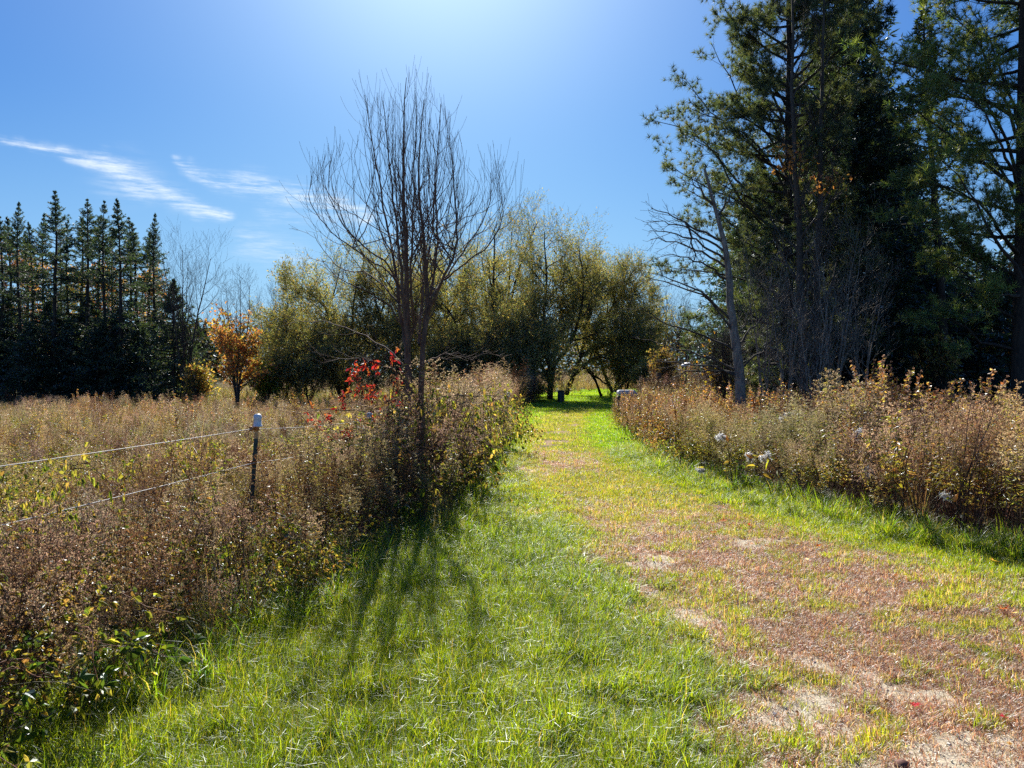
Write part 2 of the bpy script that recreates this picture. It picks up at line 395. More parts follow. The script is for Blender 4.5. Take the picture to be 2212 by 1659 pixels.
def make_ground():
    def axis(a, b, parts):
        return np.unique(np.concatenate([np.arange(p, q, s) for p, q, s in parts]+[[b]]))
    ys = axis(-60, 600, [(-60, 0, 8), (0, 2.2, .4), (2.2, 9, .06), (9, 16, .14), (16, 45, .5), (45, 100, 5), (100, 600, 50)])
    xs = axis(-500, 500, [(-500, -60, 40), (-60, -10, 2.5), (-10, -4, .4), (-4, 6, .07), (6, 12, .3), (12, 60, 3), (60, 500, 40)])
    X, Y = np.meshgrid(xs, ys); nx, ny = len(xs), len(ys)
    th, sa, lu, wo = masks(X, Y)
    inside = (X > XL(Y)-.3) & (X < XR(Y)+.3)
    Z = hz(X, Y)+np.where(inside & (Y < 14), .022*(fbm(X*7, Y*7, 3)-.5)*(sa+.3), 0)
    V = np.stack([X, Y, Z], -1).reshape(-1, 3)
    i = (np.arange(ny-1)[:, None]*nx+np.arange(nx-1)).ravel()
    F = np.stack([i, i+1, i+nx+1, i+nx], -1)
    weed = np.where((X < XL(Y)) | (X > XR(Y)), 1., 0.)*smooth(60, 48, Y)
    C = np.stack([th, sa, weed], -1).reshape(-1, 3)
    mb = MB(); mb.add(V, F, C, 0, True)
    m, t, o = mat_new('ground_soil')
    a = t.new('ShaderNodeAttribute', attribute_name='Col'); sp = t.new('ShaderNodeSeparateColor'); t.l.new(a.outputs['Color'], sp.inputs[0])
    tc = t.new('ShaderNodeTexCoord'); p = tc.outputs['Object']
    nf = t.noise(p, 90, 4, .7); nm = t.noise(p, 14, 4, .65); nc = t.noise(p, 2.2, 3)
    grass = t.mix(t.ramp(nf, .3, .7), (.030, .042, .010), (.09, .115, .028))
    thatch = t.mix(t.ramp(nf, .3, .68), (.12, .07, .04), (.40, .25, .15)); thatch = t.mix(t.ramp(nm, .4, .7, 0, .5), thatch, (.32, .26, .14))
    sand = t.mix(t.ramp(nf, .25, .7), (.34, .28, .19), (.60, .53, .40))
    f1 = t.ramp(t.m('ADD', sp.outputs[0], t.m('MULTIPLY', t.m('SUBTRACT', nm, .5), .8)), .3, .6)
    f2 = t.ramp(t.m('ADD', sp.outputs[1], t.m('MULTIPLY', t.m('SUBTRACT', nm, .5), .7)), .35, .6)
    col = t.mix(f2, t.mix(f1, grass, thatch), sand)
    litter = t.mix(t.ramp(nf, .3, .7), (.025, .02, .012), (.09, .065, .035))
    col = t.mix(t.ramp(sp.outputs[2], .3, .8), col, litter)
    b = t.new('ShaderNodeBump'); b.inputs['Strength'].default_value = .7; b.inputs['Distance'].default_value = .012
    t.put(b.inputs['Height'], t.m('ADD', nf, t.m('MULTIPLY', nm, 2.)))
    pr = t.new('ShaderNodeBsdfPrincipled'); t.put(pr.inputs['Base Color'], col); pr.inputs['Roughness'].default_value = .95
    pr.inputs['Specular IOR Level'].default_value = .15
    t.l.new(b.outputs[0], pr.inputs['Normal']); t.l.new(pr.outputs[0], o.inputs[0])
    g = mb.build('ground', m); g['kind'] = 'structure'
make_ground()

# ------------------------------------------------------------------ scattering for what nobody could count
def proto_collection(name, meshes):
    c = bpy.data.collections.new(name)
    for k, me in enumerate(meshes):
        o = bpy.data.objects.new('%s_%02d' % (name, k), me); c.objects.link(o)
    return c
def scatter(name, coll, P, rot, scl, idx, tint, label=None, cat=None, parent=None):
    me = bpy.data.meshes.new(name); n = len(P)
    me.vertices.add(n); me.vertices.foreach_set('co', np.asarray(P, 'f').ravel())
    def att(k, ty, v, f='value'):
        a = me.attributes.new(k, ty, 'POINT'); a.data.foreach_set(f, np.ascontiguousarray(v).ravel())
    att('rot', 'FLOAT_VECTOR', np.asarray(rot, 'f'), 'vector')
    scl = np.asarray(scl, 'f'); scl = np.repeat(scl[:, None], 3, 1) if scl.ndim == 1 else scl
    att('scl', 'FLOAT_VECTOR', scl, 'vector'); att('idx', 'INT', np.asarray(idx, 'i'))
    att('tint', 'FLOAT_COLOR', np.concatenate([tint, np.ones((n, 1))], 1).astype('f'), 'color')
    me.update()
    o = bpy.data.objects.new(name, me); COL.objects.link(o); o['kind'] = 'stuff'
    if parent: o.parent = parent
    if label: o['label'] = label
    if cat: o['category'] = cat
    g = bpy.data.node_groups.new(name+'_scatter', 'GeometryNodeTree')
    g.interface.new_socket('Geometry', in_out='INPUT', socket_type='NodeSocketGeometry')
    g.interface.new_socket('Geometry', in_out='OUTPUT', socket_type='NodeSocketGeometry')
    N = g.nodes; Lk = g.links
    gi = N.new('NodeGroupInput'); go = N.new('NodeGroupOutput')
    ci = N.new('GeometryNodeCollectionInfo'); ci.inputs['Collection'].default_value = coll
    ci.inputs['Separate Children'].default_value = True; ci.inputs['Reset Children'].default_value = True
    ip = N.new('GeometryNodeInstanceOnPoints'); ip.inputs['Pick Instance'].default_value = True
    def na(k, ty):
        a = N.new('GeometryNodeInputNamedAttribute'); a.data_type = ty; a.inputs['Name'].default_value = k; return a.outputs[0]
    e = N.new('FunctionNodeEulerToRotation')
    Lk.new(na('rot', 'FLOAT_VECTOR'), e.inputs[0]); Lk.new(e.outputs[0], ip.inputs['Rotation'])
    Lk.new(na('scl', 'FLOAT_VECTOR'), ip.inputs['Scale']); Lk.new(na('idx', 'INT'), ip.inputs['Instance Index'])
    Lk.new(gi.outputs[0], ip.inputs['Points']); Lk.new(ci.outputs[0], ip.inputs['Instance']); Lk.new(ip.outputs[0], go.inputs[0])
    mo = o.modifiers.new('scatter', 'NODES'); mo.node_group = g
    return o

# ---- prototypes of small plants
def tuft(rng, n, rad, h, w, bend, cols, wts=None, segs=3, hv=.3):
    mb = MB(); r = rad*np.sqrt(rng.random(n)); a = rng.uniform(0, 6.28, n)
    P = np.stack([r*np.cos(a), r*np.sin(a), 0*a-.004], -1)
    az = a+rng.normal(0, 1., n)
    blades(mb, P, az, h*(1+rng.normal(0, hv, n)).clip(.3, 2), w*rng.uniform(.6, 1.3, n), rng.uniform(bend*.3, bend*1.5, n), pick(rng, n, cols, wts), rng, segs)
    return mb
GREEN = [(.16, .26, .02), (.21, .31, .025), (.09, .19, .022), (.27, .33, .035), (.40, .35, .15)]
def grass_protos():
    out = []
    for k in range(6):      # 0-5 long lush lawn grass
        rng = np.random.default_rng(100+k); out.append(tuft(rng, 58, .052, .092, .0036, 1.7, GREEN, [3, 5, 1.6, 2.2, .7]).mesh('lush_tuft', M_grass))
    for k in range(5):      # 6-10 short mown grass
        rng = np.random.default_rng(120+k); out.append(tuft(rng, 44, .055, .042, .0038, 1.2, GREEN, [2.2, 4, 1, 3.5, 1.6]).mesh('short_tuft', M_grass))
    for k in range(5):      # 11-15 dead thatch, blades lying down
        rng = np.random.default_rng(140+k)
        out.append(tuft(rng, 60, .065, .042, .0030, 2.8, [(.46, .28, .18), (.38, .19, .12), (.60, .47, .32), (.26, .15, .10), (.22, .24, .07)], [3.2, 2.6, 4, 2, .9]).mesh('thatch_tuft', M_thatch))
    for k in range(4):      # 16-19 far lawn cushions
        rng = np.random.default_rng(160+k); out.append(tuft(rng, 130, .22, .05, .012, 1.1, GREEN, [2, 4, 1, 4, 1.8], 2).mesh('lawn_cushion', M_grass))
    for k in range(3):      # 20-22 broad arching grass at the weed edge
        rng = np.random.default_rng(180+k); out.append(tuft(rng, 34, .05, .26, .007, 1.7, GREEN+[(.3, .26, .14)], [3, 3, 3, 1, 1.2, 1], 4).mesh('edge_tuft', M_grass))
    return out

def goldenrod(rng, stems=5, h=1.1, leafc=None, plumec=None, stemc=(.13, .07, .04), spread=.12, leafn=34, plume=1., ll=.07, lw=.011, lean=.18, leaft=(.38, .95)):
    mb = MB()
    for s in range(stems):
        H = h*rng.uniform(.75, 1.12); a = rng.uniform(0, 6.28); r0 = spread*rng.random()
        b = np.array([r0*math.cos(a), r0*math.sin(a), 0.]); ln = lean*rng.random()*H; a2 = a+rng.normal(0, .6)
        p = [b, b+[ln*.2*math.cos(a2), ln*.2*math.sin(a2), H*.4], b+[ln*.55*math.cos(a2), ln*.55*math.sin(a2), H*.75], b+[ln*math.cos(a2), ln*math.sin(a2), H]]
        P, Rr = curve(p, 8, (.0042, .0014), .008, rng)
        tubes(mb, P, Rr, pick(rng, 1, [stemc])[0], 3, 1)
        # leaves
        t = rng.uniform(leaft[0], leaft[1], leafn); f = t*7; i = np.minimum(f.astype(int), 6); fr = (f-i)[:, None]
        pos = P[0, i]*(1-fr)+P[0, i+1]*fr; az = rng.uniform(0, 6.28, leafn)
        D = np.stack([np.cos(az), np.sin(az), rng.uniform(-.7, .7, leafn)], -1)
        leaves(mb, pos, D, ll*rng.uniform(.5, 1.2, leafn)*(1.2-.5*t), lw*rng.uniform(.6, 1.3, leafn), pick(rng, leafn, leafc, var=.25), rng, 0, droop=.25, fold=.4)
        if plume > 0:
            C, r2, T = spawn(P, Rr, 13, .70, 1., 1.0, lambda t, pl: .20*plume*(1.05-.75*(t-.7)/.3)*rng.uniform(.6, 1.1, t.shape), rng, 4, up=-.5, wig=.12, rmax=.0012)
            tubes(mb, C, r2, np.array(stemc)*1.2, 3, 1)
            m = 19; tt = rng.random((len(C), m))**.8; f = tt*3; i = np.minimum(f.astype(int), 2); fr = (f-i)[..., None]; bb = np.arange(len(C))[:, None]
            pos = (C[bb, i]*(1-fr)+C[bb, i+1]*fr).reshape(-1, 3)+rng.normal(0, .0035, (len(C)*m, 3))
            D = rng.normal(size=pos.shape)+[0, 0, .7]
            leaves(mb, pos, D, .012*rng.uniform(.6, 1.4, len(pos)), .0075, pick(rng, len(pos), plumec, var=.25), rng, 2, fold=.2)
    return mb
WM = [M_leafi, M_stemi, M_fluff]
BEIGE = [(.42, .36, .26), (.30, .24, .17), (.5, .44, .34)]; MAUVE = [(.30, .22, .19), (.22, .155, .13), (.40, .33, .29)]
DRYL = [(.20, .12, .06), (.13, .08, .04), (.28, .20, .10), (.17, .16, .05)]
OLIVE = [(.27, .28, .08), (.18, .21, .05), (.36, .34, .13), (.26, .19, .09)]
YGREEN = [(.24, .25, .06), (.16, .20, .04), (.36, .32, .09), (.09, .13, .03), (.30, .20, .09)]
RUST = [(.40, .25, .12), (.30, .16, .08), (.46, .35, .16), (.36, .36, .12), (.24, .11, .06), (.20, .20, .07)]
def bramble(rng, canes=7, L=1.0, cols=YGREEN, ls=.044, per=17, stemc=(.16, .06, .04)):
    mb = MB(); Ps = []; 
    for c in range(canes):
        a = rng.uniform(0, 6.28); l = L*rng.uniform(.6, 1.1); b = np.array([.08*math.cos(a), .08*math.sin(a), 0])
        d = np.array([math.cos(a), math.sin(a), 0])
        P, Rr = curve([b, b+d*l*.12+[0, 0, l*.42], b+d*l*.38+[0, 0, l*.62], b+d*l*.72+[0, 0, l*.48]], 9, (.004, .0015), .012, rng)
        tubes(mb, P, Rr, stemc, 3, 1); Ps.append(P)
    P = np.concatenate(Ps)
    C, r2, T = spawn(P, np.full(P.shape[:2], .002), per, .2, 1., 1.0, lambda t, pl: .07*rng.uniform(.6, 1.3, t.shape), rng, 3, up=.3, wig=.1, rmax=.0014)
    tubes(mb, C, r2, stemc, 3, 1)
    tip = C[:, -1]; d0 = unit(C[:, -1]-C[:, -2]); n = len(tip)
    for k in range(3):
        az = rng.normal(0, .8, (n, 3)); D = unit(d0+az*.8*(k > 0)+[0, 0, -.1])
        leaves(mb, tip, D, ls*rng.uniform(.6, 1.25, n), ls*.62*rng.uniform(.7, 1.2, n), pick(rng, n, cols, var=.22), rng, 0, droop=.2, fold=.22, shape='ovate')
    return mb
def meadow(rng, n=46, h=.62, cols=((.36, .27, .16), (.28, .19, .12), (.42, .34, .2), (.2, .22, .06)), heads=.4, w=.0042):
    mb = tuft(rng, n, .09, h, w, 1.1, cols, None, 4, .28)
    m = int(n*heads); a = rng.uniform(0, 6.28, m); H = h*rng.uniform(.9, 1.35, m); l = H*.25*rng.random(m)
    top = np.stack([l*np.cos(a), l*np.sin(a), H], -1); base = top*.12; base[:, 2] = 0
    mid = top*.5; mid[:, 2] = H*.55
    if m:
        tubes(mb, np.stack([base, mid, top], 1), np.full((m, 3), .0011), pick(rng, m, cols), 3, 1)
        k = 5; pos = np.repeat(top, k, 0)-np.array([0, 0, 1])*rng.uniform(0, .09, (m*k, 1))+rng.normal(0, .006, (m*k, 3))
        leaves(mb, pos, rng.normal(size=pos.shape)*.5+[0, 0, 1], .028, .006, pick(rng, m*k, BEIGE), rng, 2)
    return mb
def twiggy(rng, h=1.1, n=5):
    """bare dark forked stems"""
    mb = MB(); P0 = []
    for k in range(n):
        a = rng.uniform(0, 6.28); l = .35*h*rng.random()
        P0.append(curve([[0.04*math.cos(a), .04*math.sin(a), 0], [l*.4*math.cos(a), l*.4*math.sin(a), h*.5], [l*math.cos(a), l*math.sin(a), h]], 8, (.0045, .0015), .01, rng))
    P = np.concatenate([p for p, r in P0]); Rr = np.concatenate([r for p, r in P0])
    tubes(mb, P, Rr, (.05, .025, .022), 4, 1)
    C, r2, T = spawn(P, Rr, 7, .3, .95, .7, lambda t, pl: .32*h*rng.uniform(.5, 1, t.shape), rng, 4, up=.6, wig=.08)
    tubes(mb, C, r2, (.06, .03, .025), 3, 1)
    D, r3, T = spawn(C, r2, 3, .3, 1, .7, lambda t, pl: .12*h*rng.uniform(.5, 1, t.shape), rng, 3, up=.6)
    tubes(mb, D, r3, (.07, .035, .03), 3, 1)
    return mb

def weed_protos():
    out = []; rr = lambda k: np.random.default_rng(300+k)
    for k in range(4): out.append(goldenrod(rr(k), 6, .92, DRYL, MAUVE, (.09, .045, .035), ll=.045, lw=.009, leafn=26, plume=.95))       # 0-3 mauve-brown seeded asters
    for k in range(4): out.append(goldenrod(rr(10+k), 5, 1.12, OLIVE, BEIGE, (.12, .06, .04)))                                            # 4-7 beige plumes, olive leaves
    for k in range(3): out.append(goldenrod(rr(20+k), 5, 1.05, YGREEN, BEIGE, (.12, .08, .04), ll=.085, lw=.019, leafn=40, plume=.6))     # 8-10 yellow green leafy
    for k in range(4): out.append(goldenrod(rr(30+k), 5, 1.15, RUST, MAUVE, (.16, .07, .045), ll=.065, lw=.026, leafn=46, plume=.35, leaft=(.35, 1)))  # 11-14 rust leaved
    for k in range(4): out.append(bramble(rr(40+k)))                                                                                      # 15-18 bramble
    for k in range(4): out.append(meadow(rr(50+k)))                                                                                       # 19-22 tan meadow grass
    for k in range(3): out.append(twiggy(rr(60+k)))                                                                                       # 23-25 bare stems
    for k in range(2): out.append(goldenrod(rr(70+k), 6, 1.0, DRYL, MAUVE, (.10, .04, .03), leafn=14, plume=0, ll=.05))                   # 26-27 bare reddish stems
    for k in range(3): out.append(meadow(rr(80+k), 50, .5, ((.26, .30, .06), (.34, .33, .10), (.18, .24, .04)), .3))                      # 28-30 yellow green tall grass
    for k in range(2): out.append(bramble(rr(90+k), 5, .8, [(.05, .10, .03), (.09, .16, .03), (.16, .20, .03)], .075, 8, (.06, .06, .03)))# 31-32 darker broad leaves
    for k in range(2): out.append(goldenrod(rr(95+k), 6, 1.1, [(.10, .05, .03), (.16, .09, .05), (.07, .03, .02)], [(.16, .10, .07), (.10, .06, .05), (.24, .15, .09)], (.08, .035, .025), ll=.05, leafn=34, plume=.8))  # 33-34 dark brown
    return [m.mesh('weed', WM) for m in out]
CG = proto_collection('grass_source', grass_protos())
CW = proto_collection('weed_source', weed_protos())

def jgrid(rng, x0, x1, y0, y1, step):
    xs = np.arange(x0, x1, step); ys = np.arange(y0, y1, step); X, Y = np.meshgrid(xs, ys)
    X = X.ravel()+rng.uniform(-.5, .5, X.size)*step; Y = Y.ravel()+rng.uniform(-.5, .5, Y.size)*step
    return X, Y
def in_view(X, Y, m=1.2): return np.abs(X) < .72*Y+m
def rots(rng, n, tilt=.12):
    return np.stack([rng.normal(0, tilt, n), rng.normal(0, tilt, n), rng.uniform(0, 6.28, n)], -1)

def make_lawn():
    rng = np.random.default_rng(7)
    sets = [(2.2, 5.2, .036), (5.2, 8.5, .05), (8.5, 15, .075)]
    A = {k: [] for k in ('lush', 'short', 'thatch', 'edge')}
    for y0, y1, st in sets:
        X, Y = jgrid(rng, -6, 7.5, y0, y1, st)
        k = in_view(X, Y, .8) & (X > XL(Y)-.45) & (X < XR(Y)+.5); X, Y = X[k], Y[k]
        th, sa, lu, wo = masks(X, Y); n = len(X); r = rng.random(n)
        clump = fbm(X*5, Y*5, 3)
        green = (1-.95*th)*(1-.96*sa)*(1-.10*wo); isg = (r < green) & (rng.random(n) < .55+.9*clump)
        bare = (r > green) & (rng.random(n) < .9*(1-.72*sa))
        # scattered green tufts within the worn track
        tl = (~isg) & (clump > .69) & (rng.random(n) < .6); isg |= tl; bare &= ~tl
        big = isg & (rng.random(n) < lu)
        z = hz(X, Y)
        sc = (st/.036)**.55
        P = np.stack([X, Y, z], -1)
        for nm, q in (('lush', big), ('short', isg & ~big), ('thatch', bare)):
            w = q.copy()
            base = {'lush': 1.0, 'short': 1.0, 'thatch': 1.0}[nm]
            s = base*sc*rng.uniform(.7, 1.25, n)*(.62+.75*clump)
            s3 = np.stack([s, s, s*(np.where(nm == 'lush', .7+.55*lu, 1.)*np.ones(n))/sc**.6], -1)
            yl = fbm(X*.9+20, Y*.9+4, 3)
            dry = smooth(.25, .9, wo)*.45+.1*wo
            g = np.stack([.74+.5*yl+.34*dry, .95+.3*(yl-.5)-.03*dry, .9+1.3*dry], -1)*(.82+.42*clump)[:, None]
            if nm == 'thatch': g = np.stack([.85+.4*yl, .8+.5*yl, .75+.55*yl], -1)*(.8+.45*clump)[:, None]
            A[nm].append((P[w], s3[w], g[w]))
        e = isg & ((X-XL(Y) < .35) | (XR(Y)-X < .3)) & (rng.random(n) < .22*(.04+st))*1
        q = isg & ((X-XL(Y) < .30) | (XR(Y)-X < .28)) & (rng.random(n) < .16) & (Y > 3.4)
        s = rng.uniform(.6, 1.1, n); A['edge'].append((P[q], np.stack([s, s, s], -1)[q], (np.ones((n, 3))*(.7+.6*rng.random((n, 1))))[q]))
    info = {'lush': (0, 6, 'lawn_grass', 'long bright green grass lit from behind beside the track'),
            'short': (6, 11, 'short_grass', 'short yellow green grass on the drive'),
            'thatch': (11, 16, 'dead_grass', 'reddish brown dead grass lying on the worn track'),
            'edge': (20, 23, 'edge_grass', 'long arching grass at the foot of the weeds')}
    for nm, L in A.items():
        P = np.concatenate([l[0] for l in L]); s = np.concatenate([l[1] for l in L]); g = np.concatenate([l[2] for l in L]); n = len(P)
        a, b, name, lab = info[nm]
        scatter(name, CG, P, rots(rng, n, .15), s, rng.integers(a, b, n), g, lab, 'grass')
    # beyond: cushions
    X, Y = jgrid(rng, -3, 30, 14.5, 52, .26)
    k = (X > XL(Y)-.3) & ((X < XR(Y)+.4) | (Y > 35)) & in_view(X, Y, 2); X, Y = X[k], Y[k]
    th, sa, lu, wo = masks(X, Y); n = len(X); k = rng.random(n) > th*.8; X, Y, wo = X[k], Y[k], wo[k]; n = len(X)
    cl = fbm(X*1.2, Y*1.2, 3); s = rng.uniform(.8, 1.4, n)
    dry = smooth(.2, .9, wo)*smooth(36, 26, Y)
    g = np.stack([.72+.35*cl+.3*dry, 1.05+.1*cl-.1*dry, .9+1.3*dry], -1)*(.85+.3*cl)[:, None]
    g = g*(1+.12*smooth(20, 30, Y))[:, None]
    scatter('far_lawn_grass', CG, np.stack([X, Y, hz(X, Y)], -1), rots(rng, n, .06), s, rng.integers(16, 20, n), g, 'sunlit lawn grass where the drive bends away under the willows', 'grass')
make_lawn()

def place(rng, X, Y, choice, s, tint, name, label, tilt=.15):
    n = len(X); h = fbm(X*.8+71, Y*.8+13, 3)
    s = s*(.80+.42*h)*rng.uniform(.78, 1.12, n)
    tint = tint*np.stack([1+.5*(fbm(X*.5+3, Y*.5, 3)-.5), np.ones(n), 1+.7*(fbm(X*.6+93, Y*.6, 3)-.5)], -1)*rng.uniform(.75, 1.25, (n, 1))
    scatter(name, CW, np.stack([X, Y, hz(X, Y)-.01], -1), rots(rng, n, tilt), s, choice, tint, label, 'weeds')
def chooser(rng, n, table, X=None, Y=None, f=.55, k=7.):
    """table: list of (first, last, weight array) -> prototype index per point"""
    Wt = np.stack([np.broadcast_to(w, (n,)) for a, b, w in table], -1).clip(0)
    if X is not None: Wt = Wt*np.stack([np.exp(k*(fbm(X*f+37.3*j, Y*f+11.7*j, 3)-.5)) for j in range(len(table))], -1)
    Wt = Wt/Wt.sum(1, keepdims=True)
    c = (rng.random((n, 1)) > np.cumsum(Wt, 1)).sum(1).clip(0, len(table)-1)
    a = np.array([t[0] for t in table])[c]; b = np.array([t[1] for t in table])[c]
    return a+(rng.random(n)*(b-a+1)).astype(int), c

def make_left_weeds():
    rng = np.random.default_rng(17)
    # --- near bank along the grass
    X, Y = jgrid(rng, -9, 1.2, 1.6, 15, .185)
    d = XL(Y)-X
    k = (d > -.10+.3*(fbm(X*2, Y*2, 3)-.45)) & in_view(X, Y, 1.5) & (d < 9)
    X, Y, d = X[k], Y[k], d[k]; n = len(X); q = fbm(X*.6+9, Y*.6+2, 3); q2 = fbm(X*1.3+60, Y*1.3, 3)
    near = smooth(6.4, 4.8, Y)*smooth(2.6, .6, d)
    brk = smooth(.35, .6, q)*smooth(.35, 1.2, d)*smooth(2.8, 4.2, Y)
    tree = smooth(6.4, 8.2, Y)*smooth(2.6, .8, d)*(.25+.75*smooth(-1.95, -1.25, X))
    tab = [(0, 3, 1.5*near*(1-.6*brk)+.25+.2*tree*smooth(3., 0, d)), (4, 7, .5+1.2*tree), (8, 10, .25+1.8*tree), (15, 18, 3.8*brk+.5*smooth(.6, 1.5, d)+.35+.5*tree), (19, 22, .35+.8*smooth(.3, 1.6, d)*(1-tree)), (23, 25, .25+.4*smooth(.7, 0, d)), (26, 27, .18), (31, 32, .5*near+.5*tree*smooth(.8, 0, d)+.35*brk+.1), (33, 34, .6*near+.35)]
    idx, c = chooser(rng, n, tab, X, Y, .7)
    hmap = np.where(Y < 6.0, .74+.12*smooth(0, .9, d), .72+.30*tree+.1*smooth(0, .8, d))
    hmap = hmap*(1-.34*smooth(.9, 2.4, d)*(1-tree))
    hmap = np.where(d < .05, hmap*.8, hmap)
    s = hmap*1.1*(.78+.42*q2)*rng.uniform(.82, 1.12, n)
    s = np.where((c == 3), s*1.12, s)
    post = (np.hypot(X+2.2, (Y-6.0)*.8) < .62) & (Y < 6.75); s = np.where(post, s*.42, s)
    g = np.ones((n, 3))*(.85+.35*q2)[:, None]; g *= np.array([1., .96, .92])
    place(rng, X, Y, idx, s, g, 'roadside_weeds', 'dry brown asters, goldenrod and bramble bank left of the grass')
    # meadow strip behind the spruces and willows
    X2, Y2 = jgrid(rng, -60, 2, 47, 78, .7); n2 = len(X2); i2, c2 = chooser(rng, n2, [(19, 22, 1.), (28, 30, 1.), (0, 3, .5)], X2, Y2, .2)
    place(rng, X2, Y2, i2, rng.uniform(.9, 1.3, n2), np.ones((n2, 3)), 'back_meadow', 'pale meadow grass behind the left spruces and willows')
    # --- pasture behind
    X, Y = jgrid(rng, -38, 1.5, 5.5, 47, .34)
    d = XL(Y)-X; k = (d > np.where(Y < 15, 6.6, .1)) & in_view(X, Y, 3) | ((d > .8) & (Y > 8) & (Y <= 15) & in_view(X, Y, 2) & (rng.random(len(X)) < .5))
    k &= (d > .1)
    X, Y, d = X[k], Y[k], d[k]; n = len(X); q = fbm(X*.22+9, Y*.22+2, 3); q2 = fbm(X*.9+60, Y*.9, 3)
    far = smooth(22, 36, Y)*smooth(2, 6, d); edge = smooth(2.6, .8, d)*smooth(13, 16, Y)
    tab = [(0, 3, .55*(1-far)+1.6*edge), (4, 7, .55*(1-far)+1.2*edge), (8, 10, .10+.5*edge*smooth(20, 14, Y)), (15, 18, 2.6*smooth(.42, .6, q)*(1-far)+.2), (19, 22, 1.9*(1-.55*far)*(1-.8*edge)), (28, 30, .25+1.9*far), (11, 14, .08), (33, 34, .12)]
    idx, c = chooser(rng, n, tab, X, Y, .35)
    s = (.52+.36*q2)*rng.uniform(.75, 1.2, n)*(1-.18*far)*1.05
    s = np.where(edge > .3, s*(1.0+.80*edge), s)
    g = np.ones((n, 3))*(.9+.3*q2)[:, None]*np.array([1.05, .98, .92])
    place(rng, X, Y, idx, s, g, 'pasture_weeds', 'tan and mauve meadow of seeded weeds stretching back to the spruces')
make_left_weeds()

def make_right_weeds():
    rng = np.random.default_rng(23)
    X, Y = jgrid(rng, 2, 24, 4.0, 27, .21)
    d = X-XR(Y); dy = (Y-np.interp(X, XR(np.linspace(4, 30, 60))[::-1], np.linspace(4, 30, 60)[::-1]))
    k = (d > .05+.25*(fbm(X*2, Y*2, 3)-.45)) & in_view(X, Y, 1.5) & ((Y < 12) | (rng.random(len(X)) < .62))
    X, Y, d = X[k], Y[k], d[k]; n = len(X); q = fbm(X*.5+29, Y*.5+2, 3); q2 = fbm(X*1.1+6, Y*1.1, 3)
    depth = d*.8
    rust = smooth(1.4, 3.0, depth+.5*(q-.5)*3)*smooth(3.5, 6, Y+d)+smooth(12, 15, Y)
    rust = rust.clip(0, 1)
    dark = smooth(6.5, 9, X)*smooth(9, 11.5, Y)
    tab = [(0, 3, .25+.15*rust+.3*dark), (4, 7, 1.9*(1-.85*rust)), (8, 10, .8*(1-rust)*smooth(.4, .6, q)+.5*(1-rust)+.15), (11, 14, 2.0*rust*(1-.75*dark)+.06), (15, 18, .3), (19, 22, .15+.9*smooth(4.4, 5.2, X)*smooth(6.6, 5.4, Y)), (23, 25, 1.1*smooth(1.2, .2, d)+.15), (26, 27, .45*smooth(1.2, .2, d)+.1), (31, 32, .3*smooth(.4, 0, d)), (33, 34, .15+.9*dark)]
    idx, c = chooser(rng, n, tab, X, Y, .6)
    s = (.74+.40*q2)*rng.uniform(.80, 1.14, n)*(1.0+.20*rust)*np.where(d < .25, .78, 1.)*(1-.25*dark)
    s = s*np.where(Y < 9, 1.06, 1.)
    s = s*.95*(1-.30*smooth(11, 19, Y)*smooth(8, 6, X))*(1-.16*smooth(3.8, 6.0, X)*smooth(9, 6.5, Y))*(1-.45*smooth(5.2, 8.5, X-.12*Y)*smooth(8, 10.5, Y))
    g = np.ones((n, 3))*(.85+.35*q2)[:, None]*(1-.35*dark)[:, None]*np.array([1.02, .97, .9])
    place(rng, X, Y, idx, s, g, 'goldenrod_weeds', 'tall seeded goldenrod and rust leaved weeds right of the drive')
    # dry litter and grass beneath the conifers and on the far meadow
    X, Y = jgrid(rng, -6, 45, 24, 75, .62)
    lawn = (Y > 34.5) & (Y < 50) & (X > 1.0) & (X < 13)
    k = in_view(X, Y, 4) & ~lawn & ((X > XR(Y)+1) | (Y > 50)) & (Y > 26); X, Y = X[k], Y[k]; n = len(X)
    q = fbm(X*.3, Y*.3, 3); openm = smooth(14, 10, X)*smooth(44, 50, Y)
    idx, c = chooser(rng, n, [(19, 22, .6+openm), (0, 3, .4), (28, 30, .4), (11, 14, .3), (33, 34, .6*(1-openm))])
    place(rng, X, Y, idx, (1.1+.5*q)*rng.uniform(.8, 1.2, n), np.ones((n, 3))*(.9+.3*q)[:, None], 'meadow_weeds', 'tan meadow grass beyond the shaded lawn and under the pines')
make_right_weeds()

# ------------------------------------------------------------------ trees
def whole(name, x, y, label, cat='tree', group=None, rz=0):
    return tag(empty(name, (x, y, float(hz(np.array([x]), np.array([y]))[0])-.03), rz), label, cat, group)
DARKN = [(.05, .08, .055), (.035, .062, .05), (.08, .105, .05), (.045, .07, .065)]
PINEN = [(.11, .135, .07), (.075, .10, .065), (.16, .17, .08), (.08, .11, .085)]

def needle_spray(mb, C, r, rng, per, L, Wd, cols, droop=.25):
    """short needle-covered shoots along the polylines C"""
    B, N, _ = C.shape
    t = rng.random((B, per)); f = t*(N-1); i = np.minimum(f.astype(int), N-2); fr = (f-i)[..., None]; b = np.arange(B)[:, None]
    pos = (C[b, i]*(1-fr)+C[b, i+1]*fr).reshape(-1, 3); d = unit(C[b, i+1]-C[b, i]).reshape(-1, 3)
    D = unit(d+rng.normal(0, .75, d.shape))
    n = len(pos); leaves(mb, pos, D, L*rng.uniform(.5, 1.3, n), Wd*rng.uniform(.6, 1.3, n), pick(rng, n, cols, var=.25), rng, 0, droop=droop, fold=.1)

